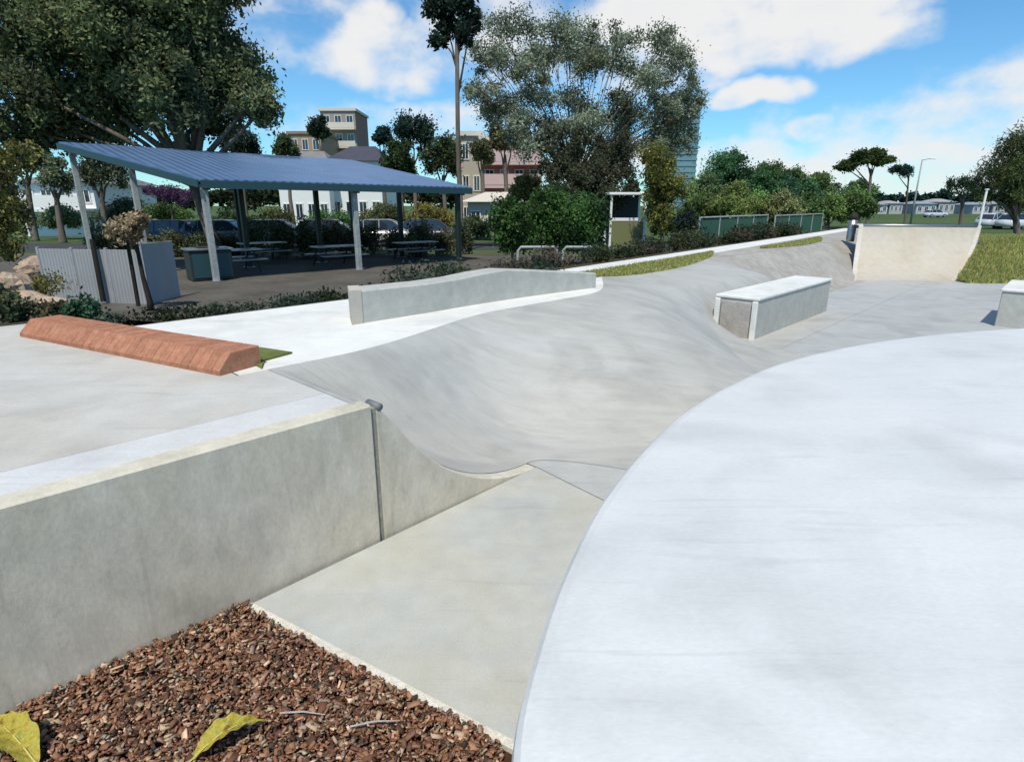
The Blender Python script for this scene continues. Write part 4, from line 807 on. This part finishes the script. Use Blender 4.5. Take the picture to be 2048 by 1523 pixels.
for c in [(1985, 62, R(20), (.55, .58, .62), 'silver car parked under the tree at the right edge'), (2030, 60, R(14), (.65, .65, .66), 'white car parked rightmost under the tree at the right edge'), (1860, 120, R(5), (.55, .58, .65), 'pale car parked on the far side of the field')]: place_car(*c, group='cars parked beyond the field')

# ------------------------------------------------------------------ buildings
def house(name, label, px0, px1, ytop, Y, depth, wallm, roofm, floors=2, roof='hip', wins=4, rz=0, balcony=False, cat='house', slabm=None, over=.4):
    a = at(px0, 400, Y); b = at(px1, 400, Y); w = abs(b.x - a.x); x = (a.x + b.x) / 2; H = at((px0 + px1) / 2, ytop, Y).z - G
    r = empty(name, (x, Y, G), rz, label, cat)
    hw = H - (.22 * H if roof == 'hip' else .0); MB().box((0, depth / 2, hw / 2), (w, depth, hw)).build('wall', wallm, r)
    if roof == 'hip':
        o_ = over; z0 = hw; vs = [(-w / 2 - o_, -o_, z0), (w / 2 + o_, -o_, z0), (w / 2 + o_, depth + o_, z0), (-w / 2 - o_, depth + o_, z0), (-w / 4, depth / 2, H), (w / 4, depth / 2, H)]
        MB().add(vs, [(0, 1, 5, 4), (1, 2, 5), (2, 3, 4, 5), (3, 0, 4), (3, 2, 1, 0)]).build('roof', roofm, r)
    else:
        MB().box((0, depth / 2, hw + .2), (w + .5, depth + .5, .4)).build('roof', roofm, r)
    fh = hw / floors
    for f in range(floors):
        for k in range(wins):
            cx = -w / 2 + w * (k + .5) / wins; ww = w / wins * .55; wh = fh * .48; cz = fh * (f + .52)
            fo = MB()
            for (dx, dz, sx, sz) in ((0, wh / 2, ww + .16, .08), (0, -wh / 2, ww + .16, .08), (ww / 2, 0, .08, wh), (-ww / 2, 0, .08, wh), (0, 0, .05, wh)): fo.box((cx + dx, -.03, cz + dz), (sx, .08, sz))
            wf = fo.build('window', M['white'], r); MB().box((cx, -.012, cz), (ww, .03, wh)).build('pane', M['glass'], wf)
        if balcony and f > 0:
            MB().box((0, -.6, fh * f), (w * 1.0, 1.2, .22)).build('balcony_slab', slabm or M['white'], r); MB().box((0, -1.17, fh * f + .6), (w * 1.0, .07, .9)).build('balcony_rail', slabm or M['white'], r)
    return r
Rf = lambda n, c: noisy(n, [tuple(.8 * q for q in c), c], (1, 6, 40), .8, .2, .2)
tan = mat('tan render', (.34, .24, .16), .85); pink = mat('pinkish render', (.44, .20, .19), .85); grey = mat('grey render', (.35, .36, .38), .8)
house('apartment_block', 'brown brick apartment block with pale balconies rising above the blue roof', 655, 722, 222, 110, 9, M['housebrick'], M['cream'], 6, 'flat', 3, balcony=True, cat='apartment block', slabm=M['cream'])
house('tan_building', 'low tan building left of the brown apartment block', 590, 652, 268, 100, 10, tan, Rf('tan roof', (.30, .22, .15)), 4, 'flat', 3, cat='building')
house('gabled_house', 'dark-roofed white house below the brown apartment block', 660, 765, 284, 70, 10, M['white'], Rf('dark tiles', (.07, .07, .09)), 2, 'hip', 4)
house('long_white_house', 'long white house showing just over the blue roof at the left', 560, 660, 296, 68, 8, M['white'], Rf('grey tiles', (.22, .21, .20)), 2, 'hip', 4)
house('pink_building', 'pinkish building with stacked white balconies behind the gum tree', 965, 1082, 282, 55, 8, pink, M['cream'], 4, 'flat', 4, balcony=True, cat='building', slabm=mat('rose balcony', (.58, .42, .40), .8))
house('cream_house', 'cream house wall with tall window left of the pink building', 922, 965, 272, 58, 8, mat('sand render', (.42, .38, .30), .85), M['cream'], 3, 'flat', 2, cat='building')
house('cream_porch_house', 'low cream building with a pale roof at the right end of the shelter', 935, 1065, 382, 42, 6, M['cream'], M['cream'], 1, 'hip', 4, over=.5)
house('white_house', 'white two-storey house with balcony seen at the far left between the leaves', 40, 190, 335, 46, 8, M['white'], Rf('slate', (.18, .2, .2)), 2, 'hip', 4, balcony=True)
tw = empty('glass_tower', (*at(1348, 400, 330).xy, G), 0, 'hazy teal glass tower showing behind the right side of the gum tree', 'tower')
gm = noisy('hazed tower glass', [(.10, .22, .26), (.16, .30, .33)], (.05, .3, 2), .5, 0, .3); Ht = at(1352, 200, 330).z - G  # distance haze is mixed into the glass and floor band colours
MB().box((0, 8, Ht / 2), (20, 18, Ht)).build('tower_body', gm, tw)
mb = MB()
for k in range(18): mb.box((0, -1.1, Ht * (k + .5) / 18), (20.6, .4, 1.1))
mb.build('floor_band', mat('hazed tower band', (.15, .25, .28), .7), tw); MB().box((-4, 8, Ht + 2), (9, 10, 4)).build('plant_room', grey, tw)
# far shore: houses and wood
for i, (a, b, t, lab) in enumerate([(1742, 1778, 404, 'pale far house at the left of the distant row beyond the field'), (1782, 1808, 401, 'far house just left of the lamp pole'), (1836, 1876, 402, 'pale grey far house just right of the lamp pole'), (1880, 1912, 397, 'far house with a light roof left of the dark round tree'), (1950, 1982, 404, 'bluish far house behind the white post'), (1990, 2045, 402, 'far house seen under the big tree at the right edge')]):
    house('far_house', lab, a, b, t, 170, 9, mat('far wall', [(.42, .42, .46), (.40, .38, .38)][i % 2], .8), Rf('far roof', [(.28, .30, .36), (.36, .35, .33)][i % 2]), 1, 'hip', 3)['group'] = 'houses beyond the field'
bl = []
for k in range(64): px = 1560 + k * 14; bl.append(pb(px, 396 + random.uniform(-3, 5), random.uniform(9, 15), 260 + random.uniform(-15, 15), .9))
P, Kk = crown_points(bl, 30000, 8, .4); o = chips('distant_wood', P, 1.5 * (.6 + .8 * rng.random(len(P))), np.array((.02, .055, .045))[None] * Kk[:, None], None, .6); tag(o, 'blue-green distant wood along the horizon at the right', 'wood', kind='stuff')
bl = []
for k in range(60): px = -60 + k * 19; bl.append(pb(px, 396 + random.uniform(-8, 5), random.uniform(16, 26), 130 + random.uniform(-8, 8), .9))
P, Kk = crown_points(bl, 26000, 8, .4); o = chips('distant_wood', P, 1.0 * (.6 + .8 * rng.random(len(P))), np.array((.035, .05, .022))[None] * Kk[:, None], None, .6); tag(o, 'dark green wood far behind the shelter and houses at the left', 'wood', kind='stuff')
